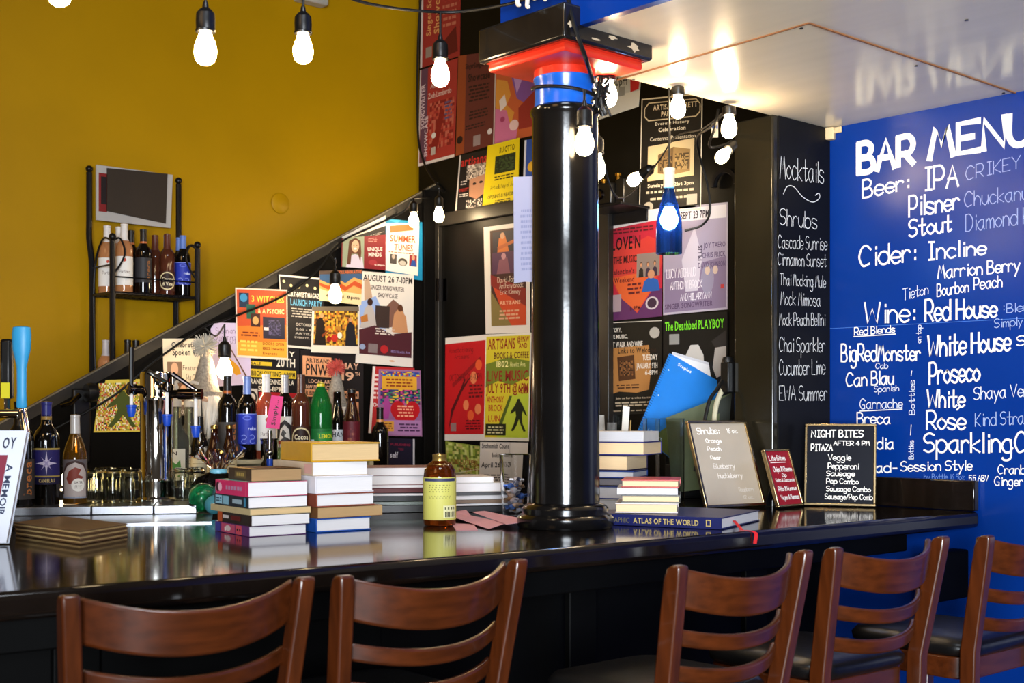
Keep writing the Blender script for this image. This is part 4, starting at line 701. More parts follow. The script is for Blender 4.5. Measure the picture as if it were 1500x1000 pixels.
poster('yellow and green live music poster with a green walking figure', D, [(713, 490), (780, 487), (776, 646), (710, 645)], 1, '#d8d2c4',
 [('r', .02, .02, .98, .97, '#c9b92a'), ('p', [(.02, .28), (.5, .22), (.98, .26), (.98, .4), (.6, .48), (.3, .44), (.02, .5)], '#6a7a24'), ('T', 'ARTISANS', .06, .04, .66, .14, '#8a2418'), ('T', '@PNW', .7, .03, .96, .08, '#8a2418'), ('T', 'AND', .74, .09, .92, .14, '#8a2418'), ('T', 'BOOKS & COFFEE', .2, .17, .96, .23, '#5a2a14'), ('T', '1802', .26, .25, .52, .31, '#e0d890'), ('t', 'Hewitt Ave.', .56, .26, .9, .31, '#e0d890'), ('T', 'LIVE MUSIC', .06, .34, .96, .44, '#8a2418'), ('T', 'JULY 9TH @6PM', .04, .46, .96, .55, '#8a2418'), ('T', 'ANTHONY', .06, .58, .44, .64, '#a83a1c'), ('T', 'BROCK', .1, .66, .42, .72, '#a83a1c'), ('T', 'LUIN', .1, .76, .36, .82, '#a83a1c'), ('p', [(.3, .97), (.62, .56), (.98, .56), (.98, .97)], '#aebc34'), ('p', [(.34, .84), (.56, .58), (.62, .58), (.42, .84)], '#4a5a1c'), fig(.58, .6, .98, .92, '#1c2410', True), ('r', .04, .84, .5, .95, '#1f2412'), ('l', .08, .86, .46, .94, 3, '#c8c090'), ('T', '6:30PM', .8, .5, .97, .56, '#8a2418')])
poster('green leafy flyer with slanted red lettering, low on the door', D, [(653, 646), (703, 653), (706, 712), (655, 712)], 0, '#8a9a3a',
 [('n', .02, .02, .98, .98, 16, 16, 7, ['#8fa03c', '#a8b454', '#6a7a2a', '#c4c87a', '#5a6a28', '#b4a860']), ('h', 'From Engineer', .1, .56, .95, .38, '#8a2016', .0026), ('h', 'to Artist', .36, .66, .98, .52, '#8a2016', .0026), ('p', [(.1, .72), (.95, .56), (.95, .58), (.1, .75)], '#c8c8a0')])
poster('white bookstore notice with black dates, low on the door', D, [(706, 647), (776, 648), (773, 712), (704, 712)], 2, '#cfc8c0',
 [('T', 'Snohomish Count', .04, .03, .62, .14, '#1c1a1c'), ('T', 'Bookstore Walk', .26, .24, .68, .34, '#1c1a1c'), ('T', 'April 26-29', .04, .45, .62, .6, '#141214'), ('l', .04, .72, .6, .95, 4, '#4a4648'), ('r', .63, 0, .64, 1, '#a8a098')])
# blue-white paper hanging at the left of the column
c_ = at(767, 330, 3.42)
f = quadmap(at(752, 259, 3.44), at(783, 258, 3.36), at(783, 413, 3.36), at(753, 415, 3.44), at(752, 259, 3.4) * -1 + CAM, 0)
mb = MB(pm('#a9aed0')); n_ = (CAM - c_).normalized(); mb.extr([f(0, 0), f(1, 0), f(1, 1), f(.5, .99), (0 * f(0, 1) + f(0, 1))], -n_ * .001); draw(mb, f, [('l', .3, .3, .95, .9, 12, '#8f96c0')])
tag(mb.build('paper_sheet', smooth=0), 'pale blue sheet of paper taped to the left side of the column', 'paper', kind='thing')
# ================================================================== BACK COUNTER, BOTTLES, GNOMES, TAPS, GLASSES
M_cab = mat('dark_cabinet', '#191512', .4, noise=.25, scale=8)
M_cream = mat('cream_shelf_paint', '#bcae8c', .5, noise=.1, scale=12)
CT = 1.12; RS = 1.20
t = thing('back_counter', 'dark back counter along the stair wall behind the taps', 'counter', (-4.275, 1.9, 0))
MB(M_cab).box((0, 0, CT / 2 - .02), (.52, 3.0, CT - .045)).build('cabinet', t)
MB(M_steel).box((.005, 0, CT - .02), (.54, 3.02, .04)).build('worktop', t, bevel=.005)
ra = onZ(296, 674, RS)
t = thing('bottle_riser', 'low cream shelf raising the bottles on the back counter', 'shelf', (-4.195, 0, 0))
y0_, y1_ = 2.28, 2.95
MB(M_cream).box((0, (y0_ + y1_) / 2, RS - .008), (.25, y1_ - y0_, .016)).build('shelf_board', t, bevel=.003)
for yy in (y0_ + .012, 2.46, 2.70, y1_ - .012): MB(M_cream).box((0, yy, (CT + RS - .017) / 2 + .0005), (.24, .018, RS - .017 - CT)).build('shelf_support', t)

def facing(loc): d = CAM - Vector(loc); return math.atan2(d.y, d.x)
CURV = 60
def cylmap(rad, span, zt, zb, prof=None):
    """label wrapped on a cylinder whose +X side faces the viewer"""
    def f(u, v, k=0):
        a = (u - .5) * span; r = rad + .0005 + k * .00006; return Vector((r * math.cos(a), r * math.sin(a), zt + (zb - zt) * v))
    return f
def clipx(pts, x, keep_right):
    out = []
    for i in range(len(pts)):
        p, q = pts[i - 1], pts[i]; ip = (p[0] >= x) == keep_right or p[0] == x; iq = (q[0] >= x) == keep_right or q[0] == x
        if ip != iq: t = (x - p[0]) / (q[0] - p[0]); out.append((x, p[1] + t * (q[1] - p[1])))
        if iq: out.append(q)
    return out
def rsub(items, du):
    """cut wide shapes into upright strips so that they follow a curved label"""
    out = []; k = 3
    for it in items:
        if it[0] in 'ep':
            k += 1; pts = it[1] if it[0] == 'p' else [(it[1] + it[3] * math.cos(a * .3142), it[2] + it[4] * math.sin(a * .3142)) for a in range(20)]
            x = min(p[0] for p in pts); x1 = max(p[0] for p in pts)
            while x < x1 - 1e-6:
                c = clipx(clipx(pts, x, True), min(x1, x + du), False)
                if len(c) > 2: out.append(('P', c, it[-1], k))
                x += du
        else: out.append(it)
    return out
def label_mesh(rad, span, zt, zb, base, items):
    mb = MB(); f = cylmap(rad, span, zt, zb); NS = max(8, int(span * 9)); draw(mb, f, [('r', 0, 0, 1, 1, base)], sub=NS); du = .12 / span; DASH[:] = [du * .4, du]
    k = 1
    for it in rsub(items, du):
        if it[0] == 'P': mb.use(pm(it[2])); mb.add([f(x, y, it[3]) for x, y in it[1]], [list(range(len(it[1])))])
        elif it[0] == 'r': draw(mb, lambda u, v, k=0: f(u, v, k + 2), [it], sub=NS)
        else: draw(mb, lambda u, v, k=0: f(u, v, k + 5), [it])
    DASH[:] = [.04, .13]; return mb
PROF = {
 'bordeaux': (.30, [(.0365, .0), (.0375, .004), (.0375, .185), (.036, .200), (.030, .214), (.020, .226), (.0152, .236), (.0142, .290), (.0155, .291), (.0155, .299), (.013, .30)]),
 'burgundy': (.30, [(.039, .0), (.040, .004), (.040, .150), (.038, .170), (.031, .196), (.022, .218), (.0160, .238), (.0145, .290), (.0155, .291), (.0155, .299), (.013, .30)]),
 'beer': (.24, [(.029, 0), (.0305, .004), (.0305, .120), (.029, .135), (.022, .165), (.0155, .19), (.0135, .225), (.0142, .226), (.0142, .238), (.012, .24)]),
 'round': (.1672, [(.036, 0), (.0385, .004), (.0385, .112), (.036, .130), (.028, .143), (.0165, .151), (.0158, .160), (.0165, .161), (.0165, .166), (.014, .167)]),
 'soda': (.30, [(.030, 0), (.043, .006), (.045, .02), (.043, .07), (.0455, .12), (.0455, .175), (.042, .21), (.030, .25), (.017, .275), (.0145, .282), (.0145, .292), (.013, .293)]),
 'flask': (.27, [(.042, 0), (.0435, .005), (.0435, .15), (.040, .168), (.028, .190), (.017, .21), (.0155, .25), (.0165, .251), (.0165, .266), (.014, .267)])}
def bottle(kind, label, loc, glass, cap, lab=None, h=None, capz=.66, capname='capsule', band=None, group='bottles behind the bar', rot=0, wide=1.0, name='wine_bottle', cat='bottle'):
    H0, prof = PROF[kind]; s = (h or H0) / H0
    a = facing(loc) + rot
    t = thing(name, label, cat, loc, a, group)
    MB(glass).lathe([(.0005, .0005)] + [(r * s * wide, z * s + .0005) for r, z in prof] + [(.0005, H0 * s + .0003)], 28).build('bottle_glass', t, smooth=40)
    if cap:
        zc = capz * H0 if capz < 1 else capz
        pts = [(r, z) for r, z in prof if z >= zc]
        r0 = [r for r, z in prof if z >= zc][0]
        cp = [(r0 * s * wide + .0006, zc * s)] + [(r * s * wide + .0006, z * s) for r, z in pts] + [(.0005, H0 * s + .0016)]
        MB(cap).lathe(cp, 24).build(capname, t, smooth=40)
        if band: MB(band).lathe([(r0 * s * wide + .0010, zc * s + .002), (r0 * s * wide + .0010, zc * s + .012)], 24).build('neck_band', t)
    if lab:
        base, z1, z0, span, items = lab; rr = max(r for r, z in prof if z < .12) * s * wide
        label_mesh(rr, span, z1 * s, z0 * s, base, items).build('label', t, smooth=40)
    return t
def foil(h, r=.35): return mat('foil_' + h.lstrip('#'), h, r, noise=.08, scale=40)
M_rose = mat('rose_wine_glass', '#b5523a', .05, coat=.5, trans=.45, ior=1.3)
M_pale = mat('pale_rose_wine', '#c98a5a', .05, coat=.5, trans=.35, ior=1.3)
M_choc = mat('chocolate_wine', '#4a2416', .07, coat=.5, noise=.1, scale=5)
M_green = mat('green_soda_plastic', '#1f7a34', .08, trans=.5, ior=1.25)
M_brown = mat('brown_beer_glass', '#2a0f06', .06, coat=.5, noise=.1, scale=5)
M_clearb = mat('clear_bottle_glass', '#dfe4d6', .04, trans=.95, ior=1.25)
M_syrup = mat('golden_wine_glass', '#5a3a08', .05, coat=.5, trans=.4, ior=1.3)
def L_breca(): return ('#3a3634', .135, .02, 3.0, [('V', 'breca', .58, .06, .8, .9, '#b8703a')])
L_blue = ('#2636a4', .165, .055, 2.9, [('h', 'relax', .55, .42, .85, .54, '#c8d0f0', .0016), ('h', 'S@S', .3, .98, .78, .7, '#8a98e0', .002), ('e', .5, .14, .16, .08, '#5a6ad0'), ('e', .5, .14, .1, .05, '#2636a4'), ('r', 0, .0, 1, .02, '#8a98e0')])
L_rose = ('#e2ded8', .155, .03, 2.7, [('p', [(.46, .12), (.54, .06), (.6, .14), (.5, .2)], '#c0442a'), ('h', 'Portera', .3, .48, .75, .58, '#7a6a66', .0012)])
L_drag = ('#d8d4cc', .150, .03, 2.9, [('p', [(.2, .9), (.22, .3), (.5, .1), (.8, .3), (.8, .9)], '#2a2624'), ('p', [(.3, .75), (.34, .4), (.5, .24), (.66, .4), (.7, .7), (.5, .6)], '#c8c2b8'), ('p', [(.36, .55), (.44, .38), (.56, .5), (.46, .64)], '#2a2624'), ('p', [(.1, .95), (.3, .72), (.7, .72), (.9, .95)], '#7a2018')])
L_cocoa = ('#3a1a10', .115, .02, 2.7, [('e', .5, .5, .42, .46, '#d8c89a'), ('e', .5, .5, .36, .40, '#2a1610'), ('T', 'Cocoa', .24, .3, .78, .5, '#e8dcb8'), ('T', 'di Vine', .26, .56, .76, .74, '#e8dcb8')])
L_soda = ('#1a6a30', .115, .03, 3.0, [('r', .04, .5, .3, .85, '#c8d8e0'), ('p', [(.4, .2), (.9, .1), (.95, .5), (.45, .6)], '#2a8a3a'), ('T', 'LEMON', .45, .24, .9, .44, '#d8d830'), ('e', .52, .76, .12, .2, '#d8c820'), ('e', .76, .8, .13, .2, '#d8c820')])
def rowpos(px, x): p = onX(px, 600, x); return Vector((x, p.y, RS + .0008))
BX = -4.11
DK = M_dglass
bottle('bordeaux', 'dark wine bottle with a charcoal label and orange neck band beside the larger gnome', rowpos(333, BX), DK, foil('#1c1816'), L_breca(), band=foil('#b8622a'), capz=.235/.30, wide=.92)
bottle('bordeaux', 'dark wine bottle with bright blue label and blue capsule on the cream shelf', rowpos(362, BX), DK, foil('#6f86c4', .3), L_blue, capz=.78, wide=.92)
bottle('bordeaux', 'rose wine bottle with a white label and white capsule behind the pink card', rowpos(390, BX), M_rose, foil('#d8d2ce'), L_rose, h=.31, capz=.77, wide=.92)
bottle('bordeaux', 'black wine bottle with silver capsule and white engraved label right of the pink card', rowpos(417, BX - .04), DK, foil('#9c9ca2', .25), L_drag, h=.31, capz=.77, wide=.92)
bottle('bordeaux', 'brown chocolate wine bottle with a round cream label beside the green plastic bottle', rowpos(441, BX + .03), M_choc, foil('#4a2a1e'), L_cocoa, h=.31, capz=.77, wide=.92)
bottle('soda', 'large green plastic lemon drink bottle with a yellow cap', rowpos(470, BX + .04), M_green, mat('yellow_cap', '#c8b418', .4, noise=.05), L_soda, capz=.277/.30, capname='cap', h=.285, name='plastic_bottle')
bottle('beer', 'dark bottle with a silver label behind the green plastic bottle', rowpos(494, BX - .05), DK, None, ('#c0c0c4', .10, .02, 2.8, [('T', 'HAN', .3, .1, .8, .34, '#2a2a30'), ('r', .3, .5, .7, .9, '#6a8ab0')]), name='beer_bottle', h=.25)
bottle('beer', 'dark brown beer bottle with a dark red label right of the small gnome', rowpos(515, BX + .02), M_brown, mat('black_cap', '#141214', .4, noise=.05), ('#5a1420', .125, .015, 2.9, [('n', .35, .2, .65, .85, 4, 8, 3, ['#5a1420', '#8a4a3a', '#6a2028'])]), capz=.226/.24, capname='cap', name='beer_bottle', h=.26)
p = onX(561, 655, BX); bottle('bordeaux', 'dark wine bottle with black capsule behind the yellow book, in the stair corner', (BX - .02, p.y, CT + .0008), DK, foil('#15120f'), None, h=.27, band=foil('#c8804a'), capz=.78)
# small brown bottles with gold caps, front of the shelf
for px, lb in ((314, 'small brown bottle with gold cap below the larger gnome beard, left of two'), (336, 'small brown bottle with gold cap below the larger gnome, right of two')):
    q = onX(px, 660, -4.037); bottle('beer', lb, (-4.037, q.y, CT + .0008), M_brown, mat('gold_cap', '#b8984a', .3, metal=1, noise=.05), ('#c8b890', .10, .03, 2.6, [('r', .2, .3, .8, .34, '#5a3a20'), ('r', .2, .6, .8, .63, '#5a3a20')]), capz=.226/.24, capname='cap', name='beer_bottle', h=.205, group='small brown bottles by the gnome')
q = onX(300, 660, -4.12); bottle('burgundy', 'dark wine bottle with a blank cream label in front of the larger gnome', (-4.12, q.y - .02, CT + .0008), DK, foil('#15120f'), ('#cfc2a0', .12, .02, 2.9, [('r', .2, .3, .8, .33, '#8a7a5a'), ('e', .5, .6, .12, .1, '#a8966a')]), h=.235, capz=.78)
# clear bottles with pump spout, by the tap tower
def spirit(px, lb, x, z=CT, pump=True, glass=M_clearb, items=None):
    q = onX(px, 650, x); loc = (x, q.y, z + .0008)
    t = bottle('flask', lb, loc, glass, None, ('#d8d4c0', .125, .02, 1.5, items or [('T', 'N', .3, .08, .55, .2, '#3a2a20'), ('p', [(.2, .6), (.3, .4), (.5, .5), (.7, .35), (.75, .6), (.5, .8)], '#4a8a3a'), ('p', [(.3, .85), (.5, .7), (.6, .9)], '#6a9a4a')]), name='liquor_bottle')
    if pump:
        MB(pm('#d8d2c6')).lathe([(.017, .2685), (.018, .27), (.018, .29), (.010, .296), (.008, .34), (.001, .342)], 16).build('pump_collar', t)
        MB(pm('#e2dcd2')).tube([(0, 0, .335), (0, 0, .352), (.01, .012, .358), (.03, .03, .352)], .006, 8).build('pump_nozzle', t)
        MB(pm('#c8cfa8')).tube([(0, 0, .02), (0, 0, .262)], .004, 8).build('dip_tube', t)
spirit(258, 'clear liquor bottle with pump top and leafy label just right of the tap tower', -4.06)
spirit(277, 'clear liquor bottle with a plain pale label, second right of the tap tower', -4.2, items=[('l', .2, .2, .8, .6, 4, '#7a7468')])
# green jar and tins near the pink card
q = onX(415, 660, -4.04); bottle('round', 'small green glass jar with a white cap beside the steel canister', (-4.04, q.y, CT + .0008), mat('green_jar_glass', '#5a6a3a', .1, coat=.4, noise=.08), pm('#c8c4bc'), ('#6a7a48', .08, .02, 2.4, [('e', .5, .5, .2, .2, '#c8d0a8')]), capz=.15/.1672, capname='cap', h=.135, name='glass_jar', cat='jar')

# front row of bottles on the drip tray
def trpos(px, py): p = onZ(px, py, TRZ); return (p.x, p.y, TRZ + .0008)
bottle('bordeaux', 'dark wine bottle with orange side lettering at the far left of the drip tray', trpos(29, 741), DK, foil('#120f0d'), L_breca(), capz=.7, h=.30, wide=1.05)
bottle('bordeaux', 'dark wine bottle with purple label and pale star emblem on the drip tray', trpos(68, 739), DK, foil('#2c2f78'), ('#26215e', .165, .060, 2.9, [('r', 0, 0, 1, .05, '#a89048'), ('r', 0, .76, 1, .8, '#a89048'), ('T', 'CAN BLAU', .3, .84, .72, .94, '#c8b070'), ('e', .5, .42, .1, .1, '#b8b0c8'), ('p', [(.5, .08), (.54, .4), (.5, .74), (.46, .4)], '#c0b8d0'), ('p', [(.2, .42), (.5, .36), (.8, .42), (.5, .48)], '#c0b8d0'), ('p', [(.36, .24), (.52, .4), (.64, .6), (.48, .44)], '#9a90b8'), ('p', [(.64, .24), (.52, .44), (.36, .6), (.48, .4)], '#9a90b8'), ('r', 0, .82, 1, 1, '#1c1838')]), h=.30, capz=.245/.30, band=foil('#a08040'), wide=.98)
bottle('burgundy', 'golden wine bottle with silver capsule and an arched creature label on the drip tray', trpos(110, 737.5), M_syrup, foil('#a8a4a0', .25), ('#5a5254', .150, .020, 2.5, [('p', [(.06, .98), (.06, .3), (.2, .1), (.5, .02), (.8, .1), (.94, .3), (.94, .98)], '#3a2622'), ('p', [(.1, .96), (.1, .34), (.26, .16), (.5, .08), (.76, .16), (.9, .34), (.9, .96)], '#a89c98'), ('p', [(.2, .5), (.3, .3), (.5, .2), (.7, .26), (.6, .4), (.8, .46), (.5, .6), (.3, .64)], '#7a3428'), ('r', .1, .6, .9, .9, '#4a322a'), ('e', .6, .66, .22, .17, '#d8d4cc'), ('T', 'SLAYER', .46, .56, .74, .62, '#4a3a36'), ('l', .46, .66, .74, .76, 3, '#6a5a56'), ('r', .06, .9, .94, 1, '#8a94a8')]), h=.262, capz=.232/.30)

# upturned tumblers
M_tum = mat('tumbler_glass', '#eef0e6', .03, trans=1, ior=1.22)
def tumbler(px, py, lb, first=[None]):
    loc = trpos(px, py)
    if first[0] is None:
        t = thing('glass_tumbler', lb, 'glass', loc, 0, 'upturned tumblers on the drip tray')
        MB(M_tum).lathe([(.0315, .001), (.0335, .001), (.0340, .03), (.0325, .075), (.0300, .094), (.024, .100), (.0005, .1005)] + [(.0005, .094), (.022, .0935), (.0280, .088), (.0303, .07), (.0318, .03), (.0315, .001)], 24).build('glass_body', t, smooth=40)
        mb = MB(M_tum)
        for k in range(12):
            a = 6.283 * k / 12; mb.tube([(.0338 * math.cos(a), .0338 * math.sin(a), .012), (.0332 * math.cos(a), .0332 * math.sin(a), .07)], .0014, 5)
        f_ = mb.build('fluting', t); f_['kind'] = 'stuff'
        first[0] = t
    else: dup(first[0], loc, .3, lb)
tumbler(140, 736, 'upturned clear tumbler just right of the arched label bottle')
tumbler(166, 736.5, 'upturned clear tumbler in the middle between bottle and tap tower')
tumbler(192, 736.5, 'upturned clear tumbler touching the left side of the tap tower')
tumbler(152, 732, 'upturned clear tumbler in the second row, left of two')
tumbler(180, 732, 'upturned clear tumbler in the second row, next to the tap tower')
tumbler(268, 733, 'upturned clear tumbler just right of the tap tower')
tumbler(286, 732, 'upturned clear tumbler beside the green wrapped gift')

# tap tower
tp = trpos(229, 733)
t = thing('tap_tower', 'polished steel beer tap tower with three faucets on the drip tray', 'tap tower', tp, facing(tp))
MB(M_chrome).lathe([(.060, .0), (.060, .006), (.052, .010), (.0485, .012), (.0485, .05), (.0505, .055), (.0505, .07), (.0485, .075), (.0485, .30), (.0505, .305), (.0505, .317), (.0485, .32), (.0485, .385), (.046, .392), (.0005, .394)], 40).build('tower_body', t)
def faucet(az, z, dn, lever_col, tilt, length=.055):
    d = Vector((math.cos(az), math.sin(az), 0)); b = Vector((0, 0, z))
    f_ = MB(M_dchrome).tube([b + d * .046, b + d * .07], .013, 14); f_.tube([b + d * .068, b + d * (.072 + length)], .0165, 14); f_ = f_.build('faucet', t)
    MB(M_chrome).lathe([(.0005, -.017), (.012, -.014), (.0175, 0), (.012, .014), (.0005, .017)], 14, b + d * (.066 + length * .8)).build('faucet_nut', f_)
    e = b + d * (.066 + length * .8)
    MB(pm('#d8d6d4')).tube([e + Vector((0, 0, -.012)), e + Vector((0, 0, -dn))], .0055, 10).build('spout', f_)
    MB(mat('blue_plug', '#1442b0', .4, noise=.05)).lathe([(.001, -dn - .034), (.009, -dn - .032), (.013, -dn - .018), (.0135, -dn - .004), (.016, -dn - .003), (.016, -dn + .003), (.006, -dn + .004)], 14, e).build('spout_plug', f_)
    MB(lever_col).tube([e + Vector((0, 0, .012)), e + Vector(tilt) * .5 + Vector((0, 0, .012)), e + Vector(tilt) + Vector((0, 0, .012))], [.006, .007, .008], 10).build('tap_lever', f_)
faucet(R(-62), .338, .05, M_rubber, (.0, -.0, .115), .02)
faucet(R(20), .345, .085, M_chrome, (-.02, -.055, .035), .03)
faucet(R(72), .325, .10, M_dchrome, (-.01, -.07, .05), .07)
# second tower at the left edge of the photo: blue and black handles
tp2 = at(-52, 700, 3.32); tp2 = Vector((tp2.x, tp2.y, TRZ - .0)) ; tp2 = Vector(trpos(-52, 757))
t = thing('tap_tower', 'steel beer tap tower at the left edge with blue and black tap handles', 'tap tower', tp2, YAW)
MB(M_chrome).lathe([(.055, .0), (.055, .008), (.046, .011), (.046, .20), (.048, .205), (.048, .40), (.0005, .41)], 32).build('tower_body', t)
wz = lambda py, d: CAMZ + (HY - py) / F * d - TRZ
dd = tp2.dot(FW); k_ = dd / F
xh = (18 + 52) * k_ + .02
f_ = MB(M_chrome).tube([(.046, 0, wz(606, dd)), (xh - .0, 0, wz(606, dd))], .012, 12); f_.tube([(xh + .005, 0, wz(600, dd)), (xh + .018, -.01, wz(630, dd)), (xh + .026, -.02, wz(645, dd))], .010, 12); f_ = f_.build('faucet', t)
mb = MB(mat('blue_tap_handle', '#2f93c8', .4, noise=.06, scale=20)); z0h, z1h = wz(598, dd), wz(478, dd); hh = z1h - z0h
mb.lathe([(.011, 0), (.0145, .004), (.0125, hh * .2), (.0135, hh * .5), (.019, hh * .62), (.0245, hh * .72), (.026, hh * .9), (.0235, hh * .985), (.012, hh)], 20, (xh + .004, 0, z0h), None, .95, .6); h_ = mb.build('tap_handle', f_)
MB(M_chrome).lathe([(.010, -.03), (.013, -.026), (.013, -.008), (.009, 0)], 14, (xh + .004, 0, z0h)).build('ferrule', f_)
x2 = xh - .045
mb = MB(M_rubber).box((x2, .03, wz(540, dd)), (.03, .03, .155)); mb.build('tap_handle', f_, bevel=.008)
mb = MB(pm('#c8c020')); mb.box((x2 + .002, .0135, wz(572, dd)), (.022, .002, .04)); mb.build('handle_sticker', f_)
MB(M_chrome).tube([(x2, .03, wz(606, dd)), (x2, .03, wz(582, dd))], .008, 10).build('ferrule', f_)
# steel canister with pink card tap
q = onX(395, 700, -4.04); q = Vector((-4.04, q.y, CT + .0008))
t = thing('steel_canister', 'steel canister with a small tap on the back counter under the pink card', 'canister', q, facing(q))
d_ = (q - CAM).dot(FW); zz = lambda py: CAMZ + (HY - py) / F * d_ - q.z
MB(M_chrome).lathe([(.031, .0), (.032, .002), (.032, zz(645)), (.034, zz(644)), (.034, zz(642)), (.0005, zz(641))], 28).build('canister_body', t)
f_ = MB(M_chrome).tube([(.03, 0, zz(665)), (.055, 0, zz(665))], .009, 12); f_.tube([(.05, 0, zz(630)), (.05, 0, zz(672))], .008, 12); f_.ball((.05, 0, zz(662)), .014); f_ = f_.build('faucet', t)
MB(mat('blue_plug', '#1442b0', .4)).lathe([(.001, zz(684)), (.010, zz(683)), (.012, zz(674)), (.010, zz(671))], 12, (.05, 0, 0)).build('spout_plug', f_)
pa = [Vector((.052, y, z)) for y, z in ((-.012 + .018, zz(579)), (.03 + .018, zz(581)), (.02 + .018 - .004, zz(628)), (-.026 + .018 - .006, zz(626)))]
fpk = quadmap(pa[0], pa[1], pa[2], pa[3], (1, 0, 0), 0)
mb = MB(pm('#d82f78')).extr([fpk(u, v) for u, v in ((0, 0), (1, 0), (1, 1), (0, 1))], (-.002, 0, 0)); draw(mb, fpk, [('V', 'Simply...', .34, .12, .74, .9, '#2a0a1a')]); mb.build('pink_card', t, smooth=0)

# gnomes
def gnome(lab, loc, hpx, s, pom, x0=0):
    a = facing(loc); t = thing('gnome', lab, 'gnome', loc, a, 'gnomes among the bottles')
    zb = .001
    MB(mat('gnome_coat', '#6f675c', .95, noise=.25, scale=90, bump=.3)).lathe([(.02, zb), (.045, zb + .004), (.052, .05), (.046, .12), (.036, .17), (.02, .19)], 24, (0, 0, 0), Matrix.Scale(s, 3)).build('body', t)
    mb = MB(M_beard); n = 26; vs = []; q = random.Random(5)
    for k in range(60):
        a_ = q.uniform(-1.25, 1.25); r0 = .040 + .012 * math.cos(a_); top = Vector((r0 * math.cos(a_), r0 * math.sin(a_), .192 + q.uniform(-.004, .004)))
        ln = (.075 + .06 * math.cos(a_) ** 2) * q.uniform(.75, 1.05); e = Vector((.058 + q.uniform(-.008, .01), top.y * q.uniform(.3, .75), .192 - ln)); m = (top + e) / 2 + Vector((.016, top.y * .18, .0))
        mb.tube([p * s for p in smooth_path([top, m, e], 3)], [.0075 * s * (1 - .82 * i / 6) for i in range(7)], 6)
    b_ = mb.build('beard', t); b_['kind'] = 'stuff'
    MB(mat('gnome_nose', '#c09a80', .8, noise=.1)).ball((0.058 * s, 0, .186 * s), .010 * s).build('nose', t)
    MB(M_felt).lathe([(.049, .182), (.0535, .186), (.0535, .212), (.049, .214)], 24, (0, 0, 0), Matrix.Scale(s, 3)).build('hat_brim', t)
    mb = MB(M_felt); path = smooth_path([(0, 0, .205), (0, .001, .25), (.002, .003, .30), (0, .000, .345)], 5)
    mb.tube([p * s for p in path], [s * (.0475 - .036 * (i / (len(path) - 1)) ** 1.05) for i in range(len(path))], 20); mb.build('hat', t)
    mb = MB(pom); 
    for k in range(150):
        d = Vector((q.gauss(0, 1), q.gauss(0, 1), q.gauss(0, 1))).normalized(); c = Vector((0, 0, .355)); mb.tube([(c + d * .004) * s, (c + d * .025) * s, (c + d * q.uniform(.036, .046)) * s], [.003 * s, .0022 * s, .0012 * s], 4)
    pp = mb.build('pompom', t); pp['kind'] = 'stuff'
g1 = onX(306, 600, -4.2); d1 = (Vector((-4.2, g1.y, 0))).dot(FW)
zt1 = CAMZ + (HY - 503) / F * d1; s1_ = (zt1 - RS) / .355
gnome('larger gnome with a tall grey felt hat, silver pompom and long white beard', (-4.26, 2.325, RS + .001), 0, s1_ * .98, mat('silver_yarn', '#b0a898', .8, noise=.2, scale=50))
g2 = onX(492, 600, -4.26); d2 = (Vector((-4.26, g2.y, 0))).dot(FW); zt2 = CAMZ + (HY - 540) / F * d2; s2_ = (zt2 - RS) / .355
gnome('smaller gnome with a red and pink pompom behind the green plastic bottle', (-4.26, g2.y, RS + .001), 0, s2_, mat('red_yarn', '#b8483c', .8, noise=.3, scale=50))

# wrapped gift: crumpled cellophane, green and blue balls
gp = Vector(trpos(316, 738)); gp.x += .0
gz = BAR + .0045
gp = onZ(320, 752, BAR + .0006); gz = BAR + .0006; 
t = thing('wrapped_gift', 'green and blue glass baubles in a crumpled clear cellophane bag', 'gift', (gp.x, gp.y, gz), facing(gp))
M_cell = mat('cellophane', '#fafcff', .02, trans=1, ior=1.06, bump=.3, scale=14)
M_gball = mat('green_bauble', '#0f7a48', .08, trans=.35, ior=1.3, coat=.5); M_tball = mat('blue_bauble', '#5aa8b8', .12, trans=.5, ior=1.25)
MB(M_gball).ball((.0, -.045, .048), .042, 20, 14).build('green_bauble', t); MB(M_tball).ball((.015, .022, .052), .043, 20, 14).build('blue_bauble', t); MB(M_tball).ball((.055, -.012, .030), .028, 18, 12).build('blue_bauble', t); MB(M_gball).ball((-.045, .035, .045), .042, 18, 12).build('green_bauble', t)
q = random.Random(11); mb = MB(M_cell); n = 26; prof = [(.075, .004), (.092, .03), (.088, .07), (.06, .105), (.022, .122), (.018, .128), (.045, .155), (.078, .195)]
vs = []; fs = []
for i, (r, z) in enumerate(prof):
    for k in range(n): rr = .86 * r * (1 + q.uniform(-.16, .16) * (1.6 if i > 5 else 1)); a = 6.283 * k / n; vs.append((rr * math.cos(a), rr * math.sin(a) * 1.05, z + (q.uniform(-.03, .02) if i == len(prof) - 1 else q.uniform(-.004, .004) if i else 0)))
for i in range(len(prof) - 1):
    for k in range(n): fs.append((i * n + k, i * n + (k + 1) % n, (i + 1) * n + (k + 1) % n, (i + 1) * n + k))
mb.add(vs, fs); mb.build('cellophane_wrap', t, smooth=15)
MB(mat('blue_ribbon', '#6fb0c8', .4, noise=.05)).lathe([(.023, .118), (.026, .122), (.026, .128), (.022, .132)], 18).build('ribbon', t)

